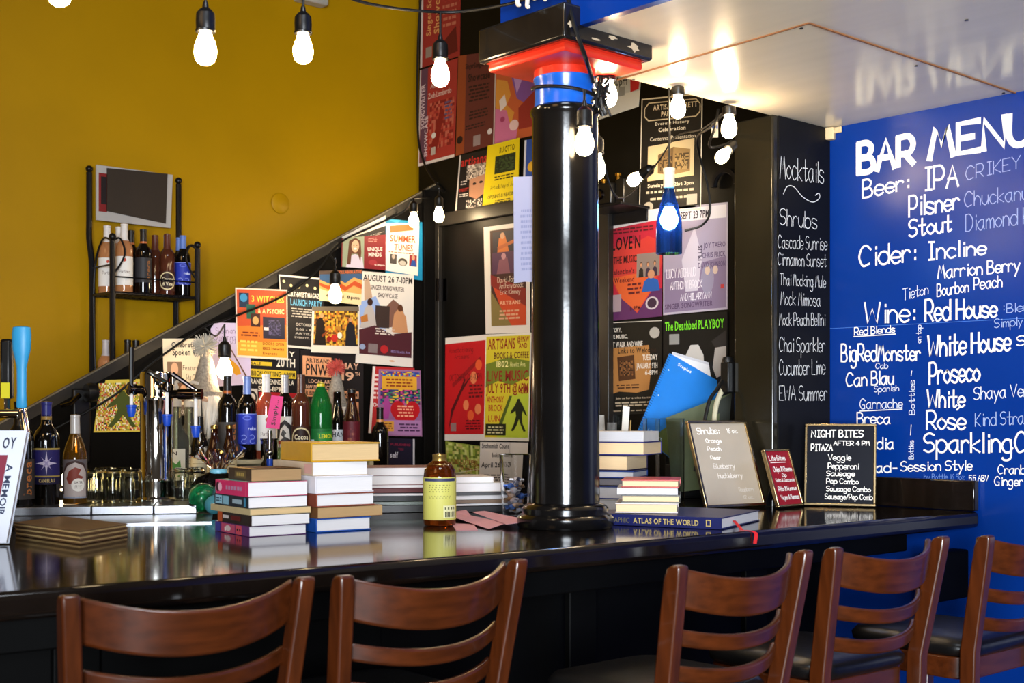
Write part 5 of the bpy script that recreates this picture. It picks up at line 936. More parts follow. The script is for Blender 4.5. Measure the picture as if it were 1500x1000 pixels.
# ================================================================== WIRE RACK ON THE STAIRS
XB, XF, YL, YR = -4.81, -4.63, 2.139, 2.493
zsh = 1.83; zlo = 1.40
zfl = lambda y: .001 + (stz(-.35 + math.floor((y + .35) / .31) * .31) - .16)
t = thing('wine_rack', 'black iron wine rack standing on the stairs against the yellow wall', 'rack', (XB, YL, 0))
def rp(x, y, z): return Vector((x - XB, y - YL, z))
for x, y, zt_ in ((XB, YL, 2.30), (XB, YR, 2.30), (XF, YL, 2.02), (XF, YR, 2.02)):
    zb_ = zfl(y)
    if x == XB: pts = [rp(x, y, zb_), rp(x, y, 1.95), rp(x + .0, y - .0, 2.0), rp(x, y, zt_)]; pts = smooth_path([rp(x, y, zb_), rp(x, y, 1.9), rp(x, y + (-.012 if y == YL else .012), 2.04), rp(x, y + (-.012 if y == YL else .012), 2.12), rp(x, y + (-.012 if y == YL else .012), zt_)], 4)
    else: pts = [rp(x, y, zb_), rp(x, y, zt_)]
    po = MB(M_iron).tube(pts, .0115, 10).build('post', t)
    e = pts[-1]; MB(M_iron).ball(e + Vector((0, 0, .014)), .014, 12, 8).build('finial', po)
def shelf(z):
    s_ = MB(M_iron)
    for a, b in (((XB, YL), (XB, YR)), ((XF, YL), (XF, YR)), ((XB, YL), (XF, YL)), ((XB, YR), (XF, YR))): s_.tube([rp(*a, z), rp(*b, z)], .006, 8)
    for i in range(15): y = YL + (YR - YL) * (i + .5) / 15; s_.tube([rp(XB, y, z), rp(XF + .012, y, z)], .0025, 6)
    s_.build('wire_shelf', t)
shelf(zsh - .006); shelf(zlo - .006)
for z in (zsh + .10,):
    s_ = MB(M_iron)
    for y in (YL, YR): s_.tube([rp(XB, y, z), rp(XF, y, z)], .0035, 6)
    s_.tube([rp(XF, YL, zsh + .055), rp(XF, YR, zsh + .055)], .003, 6); s_.build('guard_rail', t)
sc = MB(M_iron)
for y, sg in ((YL, 1), (YR, -1)):
    sc.tube(smooth_path([rp(XF, y, zsh + .19), rp(XF, y + sg * .03, zsh + .2), rp(XF, y + sg * .05, zsh + .15), rp(XF, y + sg * .03, zsh + .10), rp(XF, y, zsh + .06)], 5), .004, 6)
    sc.tube(smooth_path([rp(XF, y, zsh + .19), rp((XF + XB) / 2, y, zsh + .20), rp(XB + .02, y, zsh + .08), rp(XB + .02, y, zsh - .2), rp(XB + .05, y, zlo)], 6), .004, 6)
sc.build('scrollwork', t)
# framed dark board between the back posts
f4 = [onX(*p, XB + .016) for p in ((141, 241), (253, 256), (250, 334), (141, 322))]
fb = quadmap(*f4, (1, 0, 0), 0); mb = MB(pm('#a9a5a2')).extr([fb(0, 0), fb(1, 0), fb(1, 1), fb(0, 1)], (-.006, 0, 0)); draw(mb, fb, [('r', .03, .14, .14, .84, '#7a1c1e'), ('r', .06, .2, .13, .7, '#1c1416')])
t2 = thing('sign_board', 'dark blank board on a white panel, high between the wine rack posts', 'sign', fb(.5, 1)); o = mb.build('panel', None, smooth=0); o.parent = t2; o.matrix_parent_inverse = Matrix.Translation(-fb(.5, 1))
mb = MB(mat('dark_board', '#2a2017', .6, noise=.08, scale=6)).extr([fb(.13, .04) + NX * .007, fb(.92, .0) + NX * .007, fb(.92, .93) + NX * .007, fb(.13, .82) + NX * .007], (-.0055, 0, 0)); o = mb.build('dark_board', None, smooth=0); o.parent = t2; o.matrix_parent_inverse = Matrix.Translation(-fb(.5, 1))
# bottles on the rack
RK = 'bottles on the wine rack'
def rk(px, x, z, kind, lab, glass, cap, lb, h=.25, **kw):
    q = onX(px, 400, x); return bottle(kind, lab, (x, q.y, z + .0008), glass, cap, lb, h=h, group=RK, **kw)
Xf, Xb = XF - .045, XB + .045
rk(182, Xf, zsh, 'bordeaux', 'pale rose bottle with white label and capsule, front left of the upper rack shelf', M_pale, foil('#d8d2ce'), L_rose, h=0.263, capz=.74)
rk(157, Xb, zsh, 'bordeaux', 'pale rose bottle with white capsule behind the left front post of the rack', M_pale, foil('#d8d2ce'), L_rose, h=0.263, capz=.74)
rk(174.5, Xb, zsh, 'bordeaux', 'pale rose bottle with white capsule behind the front rose bottle', M_pale, foil('#d8d2ce'), None, h=0.263, capz=.74)
rk(210, Xf, zsh, 'bordeaux', 'dark bottle with grey label and orange neck band at the front of the upper rack', DK, foil('#171311'), ('#2c2c30', .165, .05, 2.9, [('V', 'breca', .6, .1, .8, .9, '#8a5a34')]), h=0.249, band=foil('#b8622a'), capz=.76)
rk(192, Xb, zsh, 'bordeaux', 'dark bottle with orange neck band in the upper rack back row, left of two', DK, foil('#171311'), None, h=0.254, band=foil('#b8622a'), capz=.76)
rk(209.5, Xb, zsh, 'bordeaux', 'dark bottle with orange neck band in the upper rack back row, right of two', DK, foil('#171311'), None, h=0.249, band=foil('#b8622a'), capz=.76, wide=.9)
rk(245, Xf, zsh, 'bordeaux', 'brown chocolate wine bottle with a round label on the upper rack', M_choc, foil('#54281c'), L_cocoa, h=0.241, capz=.74)
rk(227, Xb, zsh, 'bordeaux', 'brown chocolate wine bottle in the back row of the upper rack', M_choc, foil('#54281c'), None, h=0.245, capz=.74)
rk(268, Xf, zsh, 'bordeaux', 'dark bottle with blue label and blue capsule at the front right of the upper rack', DK, foil('#5a78c0', .3), L_blue, h=0.241, capz=.76)
rk(244.5, Xb, zsh, 'bordeaux', 'dark bottle with blue capsule in the upper rack back row, left of two', DK, foil('#5a78c0', .3), None, h=0.249, capz=.76)
rk(262, Xb, zsh, 'bordeaux', 'dark bottle with blue capsule in the upper rack back row, right of two', DK, foil('#5a78c0', .3), None, h=0.245, capz=.76, wide=.9)
rk(155, Xf, zlo, 'bordeaux', 'pale rose bottle with white label on the lower rack shelf', M_pale, foil('#b8b0b0'), L_rose, h=0.245, capz=.74)
rk(187, Xf, zlo, 'bordeaux', 'dark bottle with orange neck band on the lower rack shelf, left of two', DK, foil('#171311'), None, h=0.249, band=foil('#b8622a'), capz=.74)
rk(199, Xb, zlo, 'bordeaux', 'dark bottle with orange neck band on the lower rack shelf, right of two', DK, foil('#171311'), None, h=0.254, band=foil('#b8622a'), capz=.74)
rk(217, Xb, zlo, 'bordeaux', 'brown capped bottle on the lower rack, leftmost of three dark brown tops', M_choc, foil('#4a241c'), None, h=0.245, capz=.74)
rk(222, Xf, zlo, 'bordeaux', 'brown capped bottle on the lower rack, second of three dark brown tops', M_choc, foil('#4a241c'), None, h=0.245, capz=.74, wide=.7)
rk(235, Xb, zlo, 'bordeaux', 'brown capped bottle on the lower rack, rightmost of three dark brown tops', M_choc, foil('#4a241c'), None, h=0.228, capz=.74)
rk(245, Xf, zlo, 'bordeaux', 'dark bottle with blue capsule on the lower rack near the stair rail', DK, foil('#5a78c0', .3), None, h=0.263, capz=.74)
# ================================================================== BOOKS, BOARDS AND CLUTTER ON THE BAR
def book(lab, loc, rz, w, l, th, cover, pages=None, spine='x', spine_items=None, hard=True, group='books stacked on the bar', name='book', top_items=None, cat='book', ins=.003):
    """closed book lying flat: local x = along the page edge facing the viewer, y = away; origin = near left bottom corner.
    spine on the x=0 side ('x'), on the y=0 side ('y'), on the far side ('f': y=l) or right side ('r': x=w)"""
    t = thing(name, lab, cat, loc, rz, group); cm = cover if not isinstance(cover, str) else mat('cover_' + cover.lstrip('#'), cover, .38, noise=.07, scale=25)
    tb = .0032 if hard else .0010; g = ins if hard else .0005
    mb = MB(cm).box((w / 2, l / 2, tb / 2), (w, l, tb)).box((w / 2, l / 2, th - tb / 2), (w, l, tb))
    if spine == 'x': mb.box((tb / 2 - .0002, l / 2, th / 2), (tb, l, th - .0004))
    if spine == 'r': mb.box((w - tb / 2, l / 2, th / 2), (tb, l, th - .0004))
    if spine == 'y': mb.box((w / 2, tb / 2 - .0002, th / 2), (w, tb, th - .0004))
    if spine == 'f': mb.box((w / 2, l - tb / 2, th / 2), (w, tb, th - .0004))
    c_ = mb.build('cover', t, bevel=.0008 if hard else 0, seg=1)
    x0 = tb + .0003 if spine == 'x' else g; x1 = w - (tb + .0003 if spine == 'r' else g); y0 = tb + .0003 if spine == 'y' else g; y1 = l - (tb + .0003 if spine == 'f' else g)
    MB(pages or M_page).box(((x0 + x1) / 2, (y0 + y1) / 2, th / 2), (x1 - x0, y1 - y0, th - 2 * tb - .0006)).build('page_block', t)
    if spine_items:
        if spine == 'x': f = quadmap((0, l, th), (0, 0, th), (0, 0, 0), (0, l, 0), (-1, 0, 0), .0006)
        else: f = quadmap((0, 0, th), (w, 0, th), (w, 0, 0), (0, 0, 0), (0, -1, 0), .0006)
        mb = MB(); draw(mb, f, spine_items); mb.build('spine_print', t, smooth=0)
    if top_items:
        f = quadmap((0, l, th), (w, l, th), (w, 0, th), (0, 0, th), (0, 0, 1), .0002); mb = MB(); draw(mb, f, top_items); mb.build('cover_print', t, smooth=0)
    return t
def stack(px, py, base_z, phi, items, q=random.Random(4)):
    """stack of books whose near left bottom corner shows at the pixel; phi = how far the near edge recedes to the right"""
    c = onZ(px, py, base_z); z = base_z + .0006
    for it in items:
        lab, w, l, th, cover, kw = it; dx, dy, dr = kw.pop('d', (0, 0, 0)); a = YAW + R(phi + dr)
        ux = Vector((math.cos(a), math.sin(a), 0)); uy = Vector((-math.sin(a), math.cos(a), 0)); p = c + ux * dx + uy * dy
        book(lab, (p.x, p.y, z), a, w, l, th, cover, **kw); z += th + .0006
    return z
k = 3.08 / F
# left stack, spines to the left
stack(365, 786.5, BAR, 35, [
 ('pink and purple paperback with a figured spine at the bottom of the left stack', .148, .21, .024, '#5c2a68', dict(hard=False, spine_items=[('r', .02, .05, .16, .95, '#3a3a8a'), ('r', .2, .05, .6, .95, '#b04a68'), ('r', .62, .05, .8, .95, '#c04a5a'), ('e', .4, .5, .08, .3, '#c8b8b8'), ('r', .3, .4, .34, .8, '#e0d4d4'), ('e', .68, .5, .02, .14, '#2a1a20'), ('e', .75, .5, .02, .14, '#2a1a20')])),
 ('black and dark red paperback, second from the bottom of the left stack', .152, .205, .026, '#221a1a', dict(hard=False, d=(.004, -.004, 0), spine_items=[('r', 0, .02, .14, .98, '#b0502a'), ('r', .16, .3, .34, .6, '#c8c0c0'), ('r', .4, .25, .7, .7, '#5a1a1a')])),
 ('cream covered thin paperback jutting out of the middle of the left stack', .160, .235, .015, '#b0a078', dict(hard=False, d=(.0, -.006, 1), pages=M_pageold)),
 ('black paperback with blue lettered spine in the left stack', .153, .21, .027, '#16222c', dict(hard=False, d=(.0, .004, 0), spine_items=[('r', .04, .12, .24, .88, '#8ab8cc'), ('r', .27, .12, .44, .88, '#7aa8bc'), ('r', .55, .3, .82, .7, '#8aa0ac'), ('r', .88, .1, .94, .9, '#3a7a9a'), ('l', .06, .25, .22, .75, 2, '#2a4a5a')])),
 ('thick pink paperback with lilac lettering on its spine in the left stack', .155, .20, .035, '#c2265e', dict(hard=False, d=(-.002, .002, 0), spine_items=[('e', .08, .5, .06, .34, '#3a1a2a'), ('e', .15, .5, .06, .3, '#d8a8b8'), ('l', .30, .24, .86, .8, 1, '#a87a98'), ('r', .94, .02, .96, .98, '#e0587a')], top_items=[('r', .02, .02, .98, .98, '#6fa8a8'), ('p', [(.02, .7), (.4, .98), (.02, .98)], '#e0d8d0')])),
 ('small old book with brown pages and dark spine on top of the left stack', .130, .15, .030, '#3c2e22', dict(hard=False, d=(.012, .018, -2), pages=mat('old_brown_pages', '#94754f', .85, noise=.15, scale=60, stretch=(.3, .3, 30), bump=.15), spine_items=[('r', .3, .2, .8, .8, '#5c4c30'), ('l', .36, .24, .74, .8, 1, '#a08848')], top_items=[('r', 0, 0, .16, 1, '#b08a4a'), ('r', .16, 0, 1, 1, '#4a2c1c')]))])
# second stack, to its right
stack(463, 780.5, BAR, 36, [
 ('blue hardback at the bottom of the second stack', .155, .22, .034, '#1a4a9a', dict(pages=M_page, d=(0, 0, 0))),
 ('tan covered book with brown pages, second from the bottom of the second stack', .188, .23, .027, '#6a4628', dict(pages=mat('tan_pages', '#a8875c', .85, noise=.12, scale=60, stretch=(.3, .3, 30), bump=.15), hard=False, d=(.002, -.004, 2))),
 ('book with a red brown cover in the middle of the second stack', .165, .225, .033, '#7a3c2c', dict(d=(.0, -.002, 0))),
 ('thick white hardback in the upper half of the second stack', .165, .235, .043, '#d0ccd2', dict(d=(-.002, .0, 0), spine_items=[('r', .3, .3, .6, .7, '#a8a8b8')])),
 ('slanted cream paperback under the yellow book', .150, .24, .034, '#c9b49a', dict(hard=False, d=(-.004, .01, -2), spine_items=[('r', .8, .15, .98, .85, '#c89a90')])),
 ('thick yellow hardback with aged pages on top of the second stack', .185, .22, .047, '#b98a12', dict(pages=M_pageold, d=(-.008, .012, -6), spine_items=[('r', .06, .3, .1, .7, '#c89c2a')]))])
# low stack in the middle behind the amber bottle
stack(560, 752, BAR, 12, [
 ('dark flat book at the bottom of the low middle stack behind the amber bottle', .31, .24, .022, '#171411', dict(spine='y', pages=M_pagegrey, d=(-.06, .02, 0))),
 ('thin grey green book in the low middle stack', .29, .23, .010, '#3f4a40', dict(spine='y', d=(-.06, .02, -3))),
 ('black thin hardback in the low middle stack', .27, .22, .016, '#141214', dict(spine='y', d=(-.06, .02, 2))),
 ('thin dark magazine with white edges in the low middle stack', .27, .22, .008, '#26222a', dict(spine='f', d=(-.07, .015, -4), hard=False)),
 ('dark red thin hardback in the low middle stack', .245, .20, .014, '#571a1c', dict(spine='y', d=(-.06, .02, 3))),
 ('red edged thin book near the top of the low middle stack', .23, .20, .010, '#7c2f2a', dict(spine='f', d=(-.05, .02, -2), hard=False)),
 ('white paperback second from the top of the low middle stack', .235, .19, .026, '#cfcaca', dict(spine='f', d=(-.05, .02, 2), hard=False)),
 ('brown covered paperback on top of the low middle stack', .22, .19, .024, '#6a3222', dict(spine='f', d=(-.045, .02, -1), hard=False, pages=M_page))])
stack(666, 752, BAR, 14, [
 ('black folder at the bottom of the papers right of the amber bottle', .25, .22, .018, '#131216', dict(spine='y', d=(-.015, .03, 0))),
 ('magazine with white edges under the papers right of the amber bottle', .23, .21, .008, '#3a3430', dict(spine='f', hard=False, d=(-.02, .03, 3))),
 ('thin brown booklet in the papers right of the amber bottle', .24, .21, .010, '#5c4632', dict(spine='y', hard=False, d=(-.02, .03, -2))),
 ('white catalogue in the papers right of the amber bottle', .23, .20, .012, '#c8c4c0', dict(spine='f', hard=False, d=(-.03, .03, 4))),
 ('dark grey booklet in the papers right of the amber bottle', .20, .19, .010, '#2c2a2c', dict(spine='y', hard=False, d=(-.03, .03, -2))),
 ('white paperback second from the top right of the amber bottle', .17, .17, .026, '#d0cbc6', dict(spine='f', hard=False, d=(-.02, .03, 2))),
 ('white pamphlet pile on top right of the amber bottle', .15, .15, .018, '#d4cfc8', dict(spine='f', hard=False, d=(-.025, .03, 0)))])
# right of the column: tall stack
def rstack(px, py, base_z, items, phi):
    """near right corner at the pixel: long page edge runs to the left, short page edge to the right"""
    c = onZ(px, py, base_z); z = base_z + .0006
    for lab, w, l, th, cover, kw in items:
        off, dr = kw.pop('d', (0, 0)); a = YAW + R(phi + dr); ux = Vector((math.cos(a), math.sin(a), 0)); uy = Vector((-math.sin(a), math.cos(a), 0))
        p = c - ux * (w - off); book(lab, (p.x, p.y, z), a, w, l, th, cover, **kw); z += th + .0006
    return z
G = M_pagegrey
M_pagewarm = mat('warm_pages', '#d9bd94', .8, noise=.08, scale=60, stretch=(.3, .3, 30), bump=.15)
# near edge faces the camera along the bar; the right side shows the second page edge
rstack(918, 748, BAR, [
 ('pale thick book at the bottom of the tall stack beside the column', .24, .17, .033, '#aca7a4', dict(spine='x', pages=G, d=(-.005, 0))),
 ('blue spined book with pale pages, second in the tall stack beside the column', .235, .16, .039, '#22326e', dict(spine='f', pages=G, d=(.01, 1))),
 ('dark grey book in the tall stack beside the column', .235, .16, .024, '#27262e', dict(spine='f', pages=mat('dark_pages', '#6d6a70', .85, noise=.1, scale=60, stretch=(.3, .3, 30)), d=(.012, -1))),
 ('thin blue hardback in the middle of the tall stack beside the column', .245, .165, .022, '#1e3a7c', dict(spine='f', pages=M_pagegrey, d=(.022, 1))),
 ('thick book with tan and grey page edges in the tall stack beside the column', .23, .19, .047, '#2a2440', dict(spine='f', pages=M_pagewarm, d=(.002, -3))),
 ('navy hardback second from the top of the tall stack beside the column', .27, .19, .041, '#2b2c6c', dict(spine='f', pages=M_pagewarm, d=(.055, -1))),
 ('white paperback with small red marks on top of the tall stack beside the column', .26, .17, .031, '#d3cec8', dict(spine='r', hard=False, pages=G, d=(.053, 0)))], -22)
# atlas, with the shorter stack lying on it
ca = onZ(1057, 776, BAR); cl = onZ(898, 769, BAR); cr = onZ(1147, 764, BAR)
va = (ca - cl).normalized(); aa = math.atan2(va.y, va.x); wA = .36; lA = (cr - ca).length; thA = .030
vr = (cr - ca).normalized()
pA = ca - va * wA
AT = book('large navy world atlas with gold spine lettering and a red ribbon lying on the bar', (pA.x, pA.y, BAR + .0006), aa, wA, lA * .97, thA, '#141a4e', spine='y', pages=M_page, name='atlas',
   spine_items=[('T', 'GRAPHIC', .12, .28, .30, .74, '#5a5440'), ('T', 'ATLAS OF THE WORLD', .33, .26, .83, .74, '#b09a5c'), ('r', .885, .22, .922, .78, '#b09a5c'), ('r', .892, .3, .915, .70, '#141a4e')])
rb = MB(mat('red_ribbon', '#c8101e', .5, noise=.1, scale=30))
def ribstrip(pts, wd):
    P = smooth_path(pts, 5); L = []
    for p in P: L += [p + Vector((wd / 2, 0, 0)), p - Vector((wd / 2, 0, 0)), p - Vector((wd / 2, 0, .0008)), p + Vector((wd / 2, 0, -.0008))]
    fs = [(4 * i + k, 4 * i + (k + 1) % 4, 4 * i + 4 + (k + 1) % 4, 4 * i + 4 + k) for i in range(len(P) - 1) for k in range(4)]
    rb.add(L, fs)
wl = AT.location; inv = Matrix.Rotation(-aa, 3, 'Z')
def loc_at(p): return inv @ (Vector(p) - wl)
r1 = onZ(1087, 777, BAR); r2 = onZ(1100, 785.5, BAR)
# ribbon leaves the page edge, lies on the bar and hangs over its front edge
ey = lambda y: e0.x + (e1.x - e0.x) * (y - e0.y) / (e1.y - e0.y) if y < e1.y else e1.x + (e2.x - e1.x) * (y - e1.y) / (e2.y - e1.y)
st_ = Vector((wA, lA * .3, thA * .55)); b1 = loc_at((r1.x, r1.y, BAR + .002)); q2 = onZ(1104, 777.6, BAR); b2 = loc_at((q2.x - .03, q2.y - .012, BAR + .002)); b3 = loc_at((q2.x + .004, q2.y + .001, BAR - .003)); b4 = loc_at((q2.x + .007, q2.y - .004, BAR - .030))
ribstrip([st_, st_.lerp(b1, .5) + Vector((0, 0, .0)), b1, b2, b3, b4], .009); rb.build('ribbon', AT)
rstack(993, 752, BAR + thA + .0012, [
 ('wide white paperback at the bottom of the short stack on the atlas', .165, .20, .026, '#c4b8b4', dict(spine='f', pages=M_pagewarm, d=(0, 0))),
 ('grey green hardback in the middle of the short stack on the atlas', .155, .175, .021, '#4a4a44', dict(spine='f', pages=M_pagewarm, d=(.006, 0))),
 ('white paged paperback second from the top of the short stack on the atlas', .160, .17, .018, '#8a8688', dict(spine='f', hard=False, pages=M_page, d=(.0, 1))),
 ('thin red covered hardback on top of the short stack on the atlas', .152, .175, .021, '#a8261c', dict(spine='f', pages=M_pagewarm, d=(.003, -1)))], -8)

# brown menu covers at the left
M_menu = mat('brown_leather', '#5a4128', .5, noise=.15, scale=30)
ma = onZ(118, 798, BAR); mb_ = onZ(188, 786, BAR); mc_ = onZ(22, 784, BAR)
vx = (mb_ - ma); vy = (mc_ - ma); z = BAR + .0006
for i, lb in enumerate(('bottom menu cover of the flat brown pile at the left of the bar', 'middle menu cover of the flat brown pile at the left of the bar', 'top menu cover of the flat brown pile at the left of the bar')):
    t = thing('menu_cover', lb, 'menu', (ma.x, ma.y, z), 0, 'brown menu covers on the bar')
    o_ = Vector((.004 * i, -.003 * i, 0)); P_ = [o_, o_ + vx, o_ + vx + vy, o_ + vy]
    th = .010
    MB(M_menu).prism([(p.x, p.y) for p in P_], th - .003, th).prism([(p.x, p.y) for p in P_], 0, .003).build('cover', t, bevel=.0006, seg=1)
    c = sum(P_, Vector()) / 4; MB(mat('menu_paper', '#b89a66', .8, noise=.1, scale=30)).prism([(p.x, p.y) for p in [c + (p - c) * .98 for p in P_]], .0032, th - .0032).build('paper_insert', t)
    z += th + .0008
# upright book at the far left edge, face out
ub = onZ(9, 799, BAR); ang = YAW + R(8)
t = thing('standing_book', 'white memoir standing upright at the left edge of the bar', 'book', (ub.x, ub.y, BAR + .0062), ang)
kk = ub.dot(FW) / F; hB = 166 * kk; sh = 24 * kk
M_ = Matrix.Rotation(R(-8), 3, 'X')
W_ = .155
def sp(x, z, y=0): return M_ @ Vector((-W_ + x + sh * z / hB, y, z))
MB(mat('white_book_cover', '#cdd3e0', .35, noise=.04)).extr([sp(0, 0), sp(W_, 0), sp(W_, hB), sp(0, hB)], M_ @ Vector((0, .003, 0))).extr([sp(0, 0, .026), sp(W_, 0, .026), sp(W_, hB, .026), sp(0, hB, .026)], M_ @ Vector((0, .003, 0))).build('cover', t)
MB(M_page).extr([sp(.003, .003, .0034), sp(W_ - .003, .003, .0034), sp(W_ - .003, hB - .003, .0034), sp(.003, hB - .003, .0034)], M_ @ Vector((0, .0222, 0))).build('page_block', t)
f = quadmap(sp(0, hB), sp(W_, hB), sp(W_, 0), sp(0, 0), M_ @ Vector((0, -1, 0)), .0004)
mb = MB(); draw(mb, f, [('T', 'OY', .70, .06, .88, .16, '#1c2440'), ('r', .1, .22, .80, .72, '#7a1a34'), ('e', .3, .44, .2, .14, '#a83048'), ('V', 'RIOMEM A', .86, .34, .94, .72, '#26304e'), ('T', 'C', .80, .9, .9, .96, '#1c2440')][:3] + [('T', 'C', .78, .93, .88, .985, '#1c2440')])
mb.use(pm('#26304e'))
# the word set sideways, reading downward
fd = lambda u, v, k=0: f(.90 - .09 * v, .30 + .46 * u, k)
draw(mb, fd, [('T', 'A MEMOIR', 0, 0, 1, 1, '#26304e')]); mb.build('cover_print', t, smooth=0)

# amber bottle with yellow label
ab = onZ(644, 769, BAR)
bottle('round', 'amber glass bottle with pale yellow label and gold cap standing on the bar', (ab.x, ab.y, BAR + .0008), M_amber, mat('brass_cap', '#a88a4a', .3, metal=.8, noise=.08), ('#b8b45c', .113, .014, 5.6, [('r', .3, .02, .7, .09, '#2a3050'), ('l', .36, .16, .64, .36, 4, '#7a7840'), ('l', .36, .42, .64, .5, 2, '#8a8848'), ('r', .54, .66, .70, .95, '#c8c698'), ('r', .56, .8, .69, .93, '#2a2a20'), ('l', .55, .68, .69, .78, 1, '#4a4a30')]), capz=.1515/.185, capname='cap', h=104 * ab.dot(FW) / F, name='amber_bottle', group=None)
# pink paper slips
def slip(lab, pts, z, col='#d0959c', lift=0):
    P_ = [onZ(x, y, BAR) for x, y in pts]; c = sum(P_, Vector()) / len(P_); mb = MB(mat('pink_paper', col, .8, noise=.04)); n = len(P_)
    top = [Vector((p.x, p.y, BAR + z + (lift if i % 2 else 0))) for i, p in enumerate(P_)]
    vs = top + [p - UP * .0008 for p in top] + [Vector((c.x, c.y, BAR + z + lift * .4)), Vector((c.x, c.y, BAR + z + lift * .4 - .0008))]
    fs = []
    for i in range(n): j = (i + 1) % n; fs += [(i, j, 2 * n), (n + j, n + i, 2 * n + 1), (i, n + i, n + j, j)]
    mb.add(vs, fs); tag(mb.build('paper_slip', smooth=0), lab, 'paper', 'pink paper slips on the bar', 'thing')
slip('pink paper slip nearest the bar edge, partly under the large creased one', [(661, 767), (694, 768), (700, 777), (668, 777)], .0014)
slip('large creased pink paper slip right of the amber bottle', [(662, 750), (680, 748), (690, 756), (742, 771), (716, 776), (664, 762)], .0028, lift=.007)
slip('pink paper slip closest to the column base', [(692, 755), (710, 755), (768, 766), (766, 772), (742, 774)], .0110, '#d49aa4', lift=.003)

# clear tub with wrapped sweets by the column
tb_ = onZ(755, 757, BAR); t = thing('sweets_tub', 'clear plastic tub of wrapped sweets left of the column base', 'tub', (tb_.x, tb_.y, BAR + .0008), YAW)
kt = tb_.dot(FW) / F; ht = 92 * kt; r_ = 19 * kt
MB(M_plastic).lathe([(.0005, 0), (r_ * .8, .0), (r_, ht), (r_ + .003, ht), (r_ - .003, ht - .002), (r_ * .8 - .003, .004), (.0005, .004)], 4 * 7, (0, 0, 0), None, 1.25, 1.0).build('tub', t)
q = random.Random(8); M_sw = [mat('sweet_wrapper_%d' % i, c, .25, metal=.3, noise=.1) for i, c in enumerate(('#b8b4b8', '#8a6a4a', '#3a5a9a', '#c0a890', '#6a6a78'))]
for i in range(16):
    a = q.uniform(0, 6.28); rr = q.uniform(0, r_ * .5); mb = MB(M_sw[i % 5]); c = Vector((rr * math.cos(a), rr * math.sin(a), .018 + i * .0058)); mb.ball(c, .012, 8, 6, 1, 1, .8); mb.box(c, (.042, .010, .004), q.uniform(0, 3), Matrix.Rotation(q.uniform(-1, 1), 3, 'X') @ Matrix.Rotation(q.uniform(0, 3), 3, 'Z')); mb.build('wrapped_sweet', t)

# framed boards
def board(lab, BL, BRt, h, lean, face, items, frame=M_gold, fw=.010, group='framed menu boards on the bar', face_mat=None, along=None):
    a = onZ(*BL, BAR); b = onZ(*BRt, BAR) if along is None else a + Vector((0, along, 0)); v = (b - a); wd = v.length; rz = math.atan2(v.y, v.x)
    t = thing('menu_board', lab, 'menu board', (a.x, a.y, BAR + .0015 + .011 * math.sin(lean)), rz, group)
    M = Matrix.Rotation(-lean, 3, 'X')                            # leans away from the viewer
    def P_(x, z, y=0): return M @ Vector((x, y, z))
    def bar_(x0, z0, x1, z1, mb): mb.extr([P_(x0, z0, -.004), P_(x1, z0, -.004), P_(x1, z1, -.004), P_(x0, z1, -.004)], M @ Vector((0, .014, 0)))
    mb = MB(frame); bar_(0, 0, wd, fw, mb); bar_(0, h - fw, wd, h, mb); bar_(0, fw, fw, h - fw, mb); bar_(wd - fw, fw, wd, h - fw, mb); mb.build('frame', t, bevel=.002)
    mb = MB(face_mat or pm(face)); mb.extr([P_(fw, fw, .001), P_(wd - fw, fw, .001), P_(wd - fw, h - fw, .001), P_(fw, h - fw, .001)], M @ Vector((0, .008, 0))); fc = mb.build('board_face', t, smooth=0)
    f = quadmap(P_(fw, h - fw, .001), P_(wd - fw, h - fw, .001), P_(wd - fw, fw, .001), P_(fw, fw, .001), M @ Vector((0, -1, 0)), .0003)
    mb = MB(); draw(mb, f, items, nrm=M @ Vector((0, -1, 0))); mb.build('lettering', fc, smooth=0)
    # folding strut behind
    MB(M_iron).extr([P_(wd / 2 - .02, h * .6, .011), P_(wd / 2 + .02, h * .6, .011), Vector((wd / 2 + .02, h * .6 * math.sin(lean) + .05, -.011 * math.sin(lean) + .0005)), Vector((wd / 2 - .02, h * .6 * math.sin(lean) + .05, -.011 * math.sin(lean) + .0005))], (0, .003, 0)).build('easel_strut', t)
    return t
w_ = '#e8e4de'
M_mirror = mat('silver_board_face', '#b5a895', .2, metal=.2, noise=.06, scale=8)
board('large gold framed silver board listing shrubs, leaning by the pier', (1034, 747), (1122, 743), .285, R(20), '#a39685', [
 ('h', 'Shrubs:', .10, .05, .50, .13, w_, .0034), ('h', '16 oz.', .64, .06, .84, .12, w_, .0022), ('h', 'Orange', .22, .19, .50, .24, w_, .0024), ('h', 'Peach', .22, .29, .46, .34, w_, .0024), ('h', 'Pear', .24, .40, .42, .45, w_, .0022), ('h', 'Blueberry', .26, .50, .64, .56, '#d8d0c8', .0020), ('h', 'Huckleberry', .30, .62, .74, .68, '#d8d0c8', .0020), ('h', 'Raspberry', .62, .80, .90, .85, '#c8c0b8', .0012), ('h', '12 oz.', .66, .9, .86, .94, '#c8c0b8', .0012)], face_mat=M_mirror)
board('small gold framed red board of lite bites between two larger boards', (1140, 745.5), None, .187, R(18), '#8c1022', [
 ('h', 'Lite Bites', .10, .08, .80, .17, w_, .0028), ('r', .12, .20, .78, .215, w_), ('h', 'Chips & Cheese', .16, .29, .96, .38, w_, .0024), ('h', 'Dip', .48, .42, .66, .48, w_, .002), ('h', 'Salsa & Guacamole', .14, .51, .96, .57, w_, .0016), ('h', 'Pita & Hummus', .16, .66, .96, .74, w_, .0024), ('h', 'Veges & Hummus', .18, .82, .96, .90, w_, .0024)], fw=.007, along=.132)
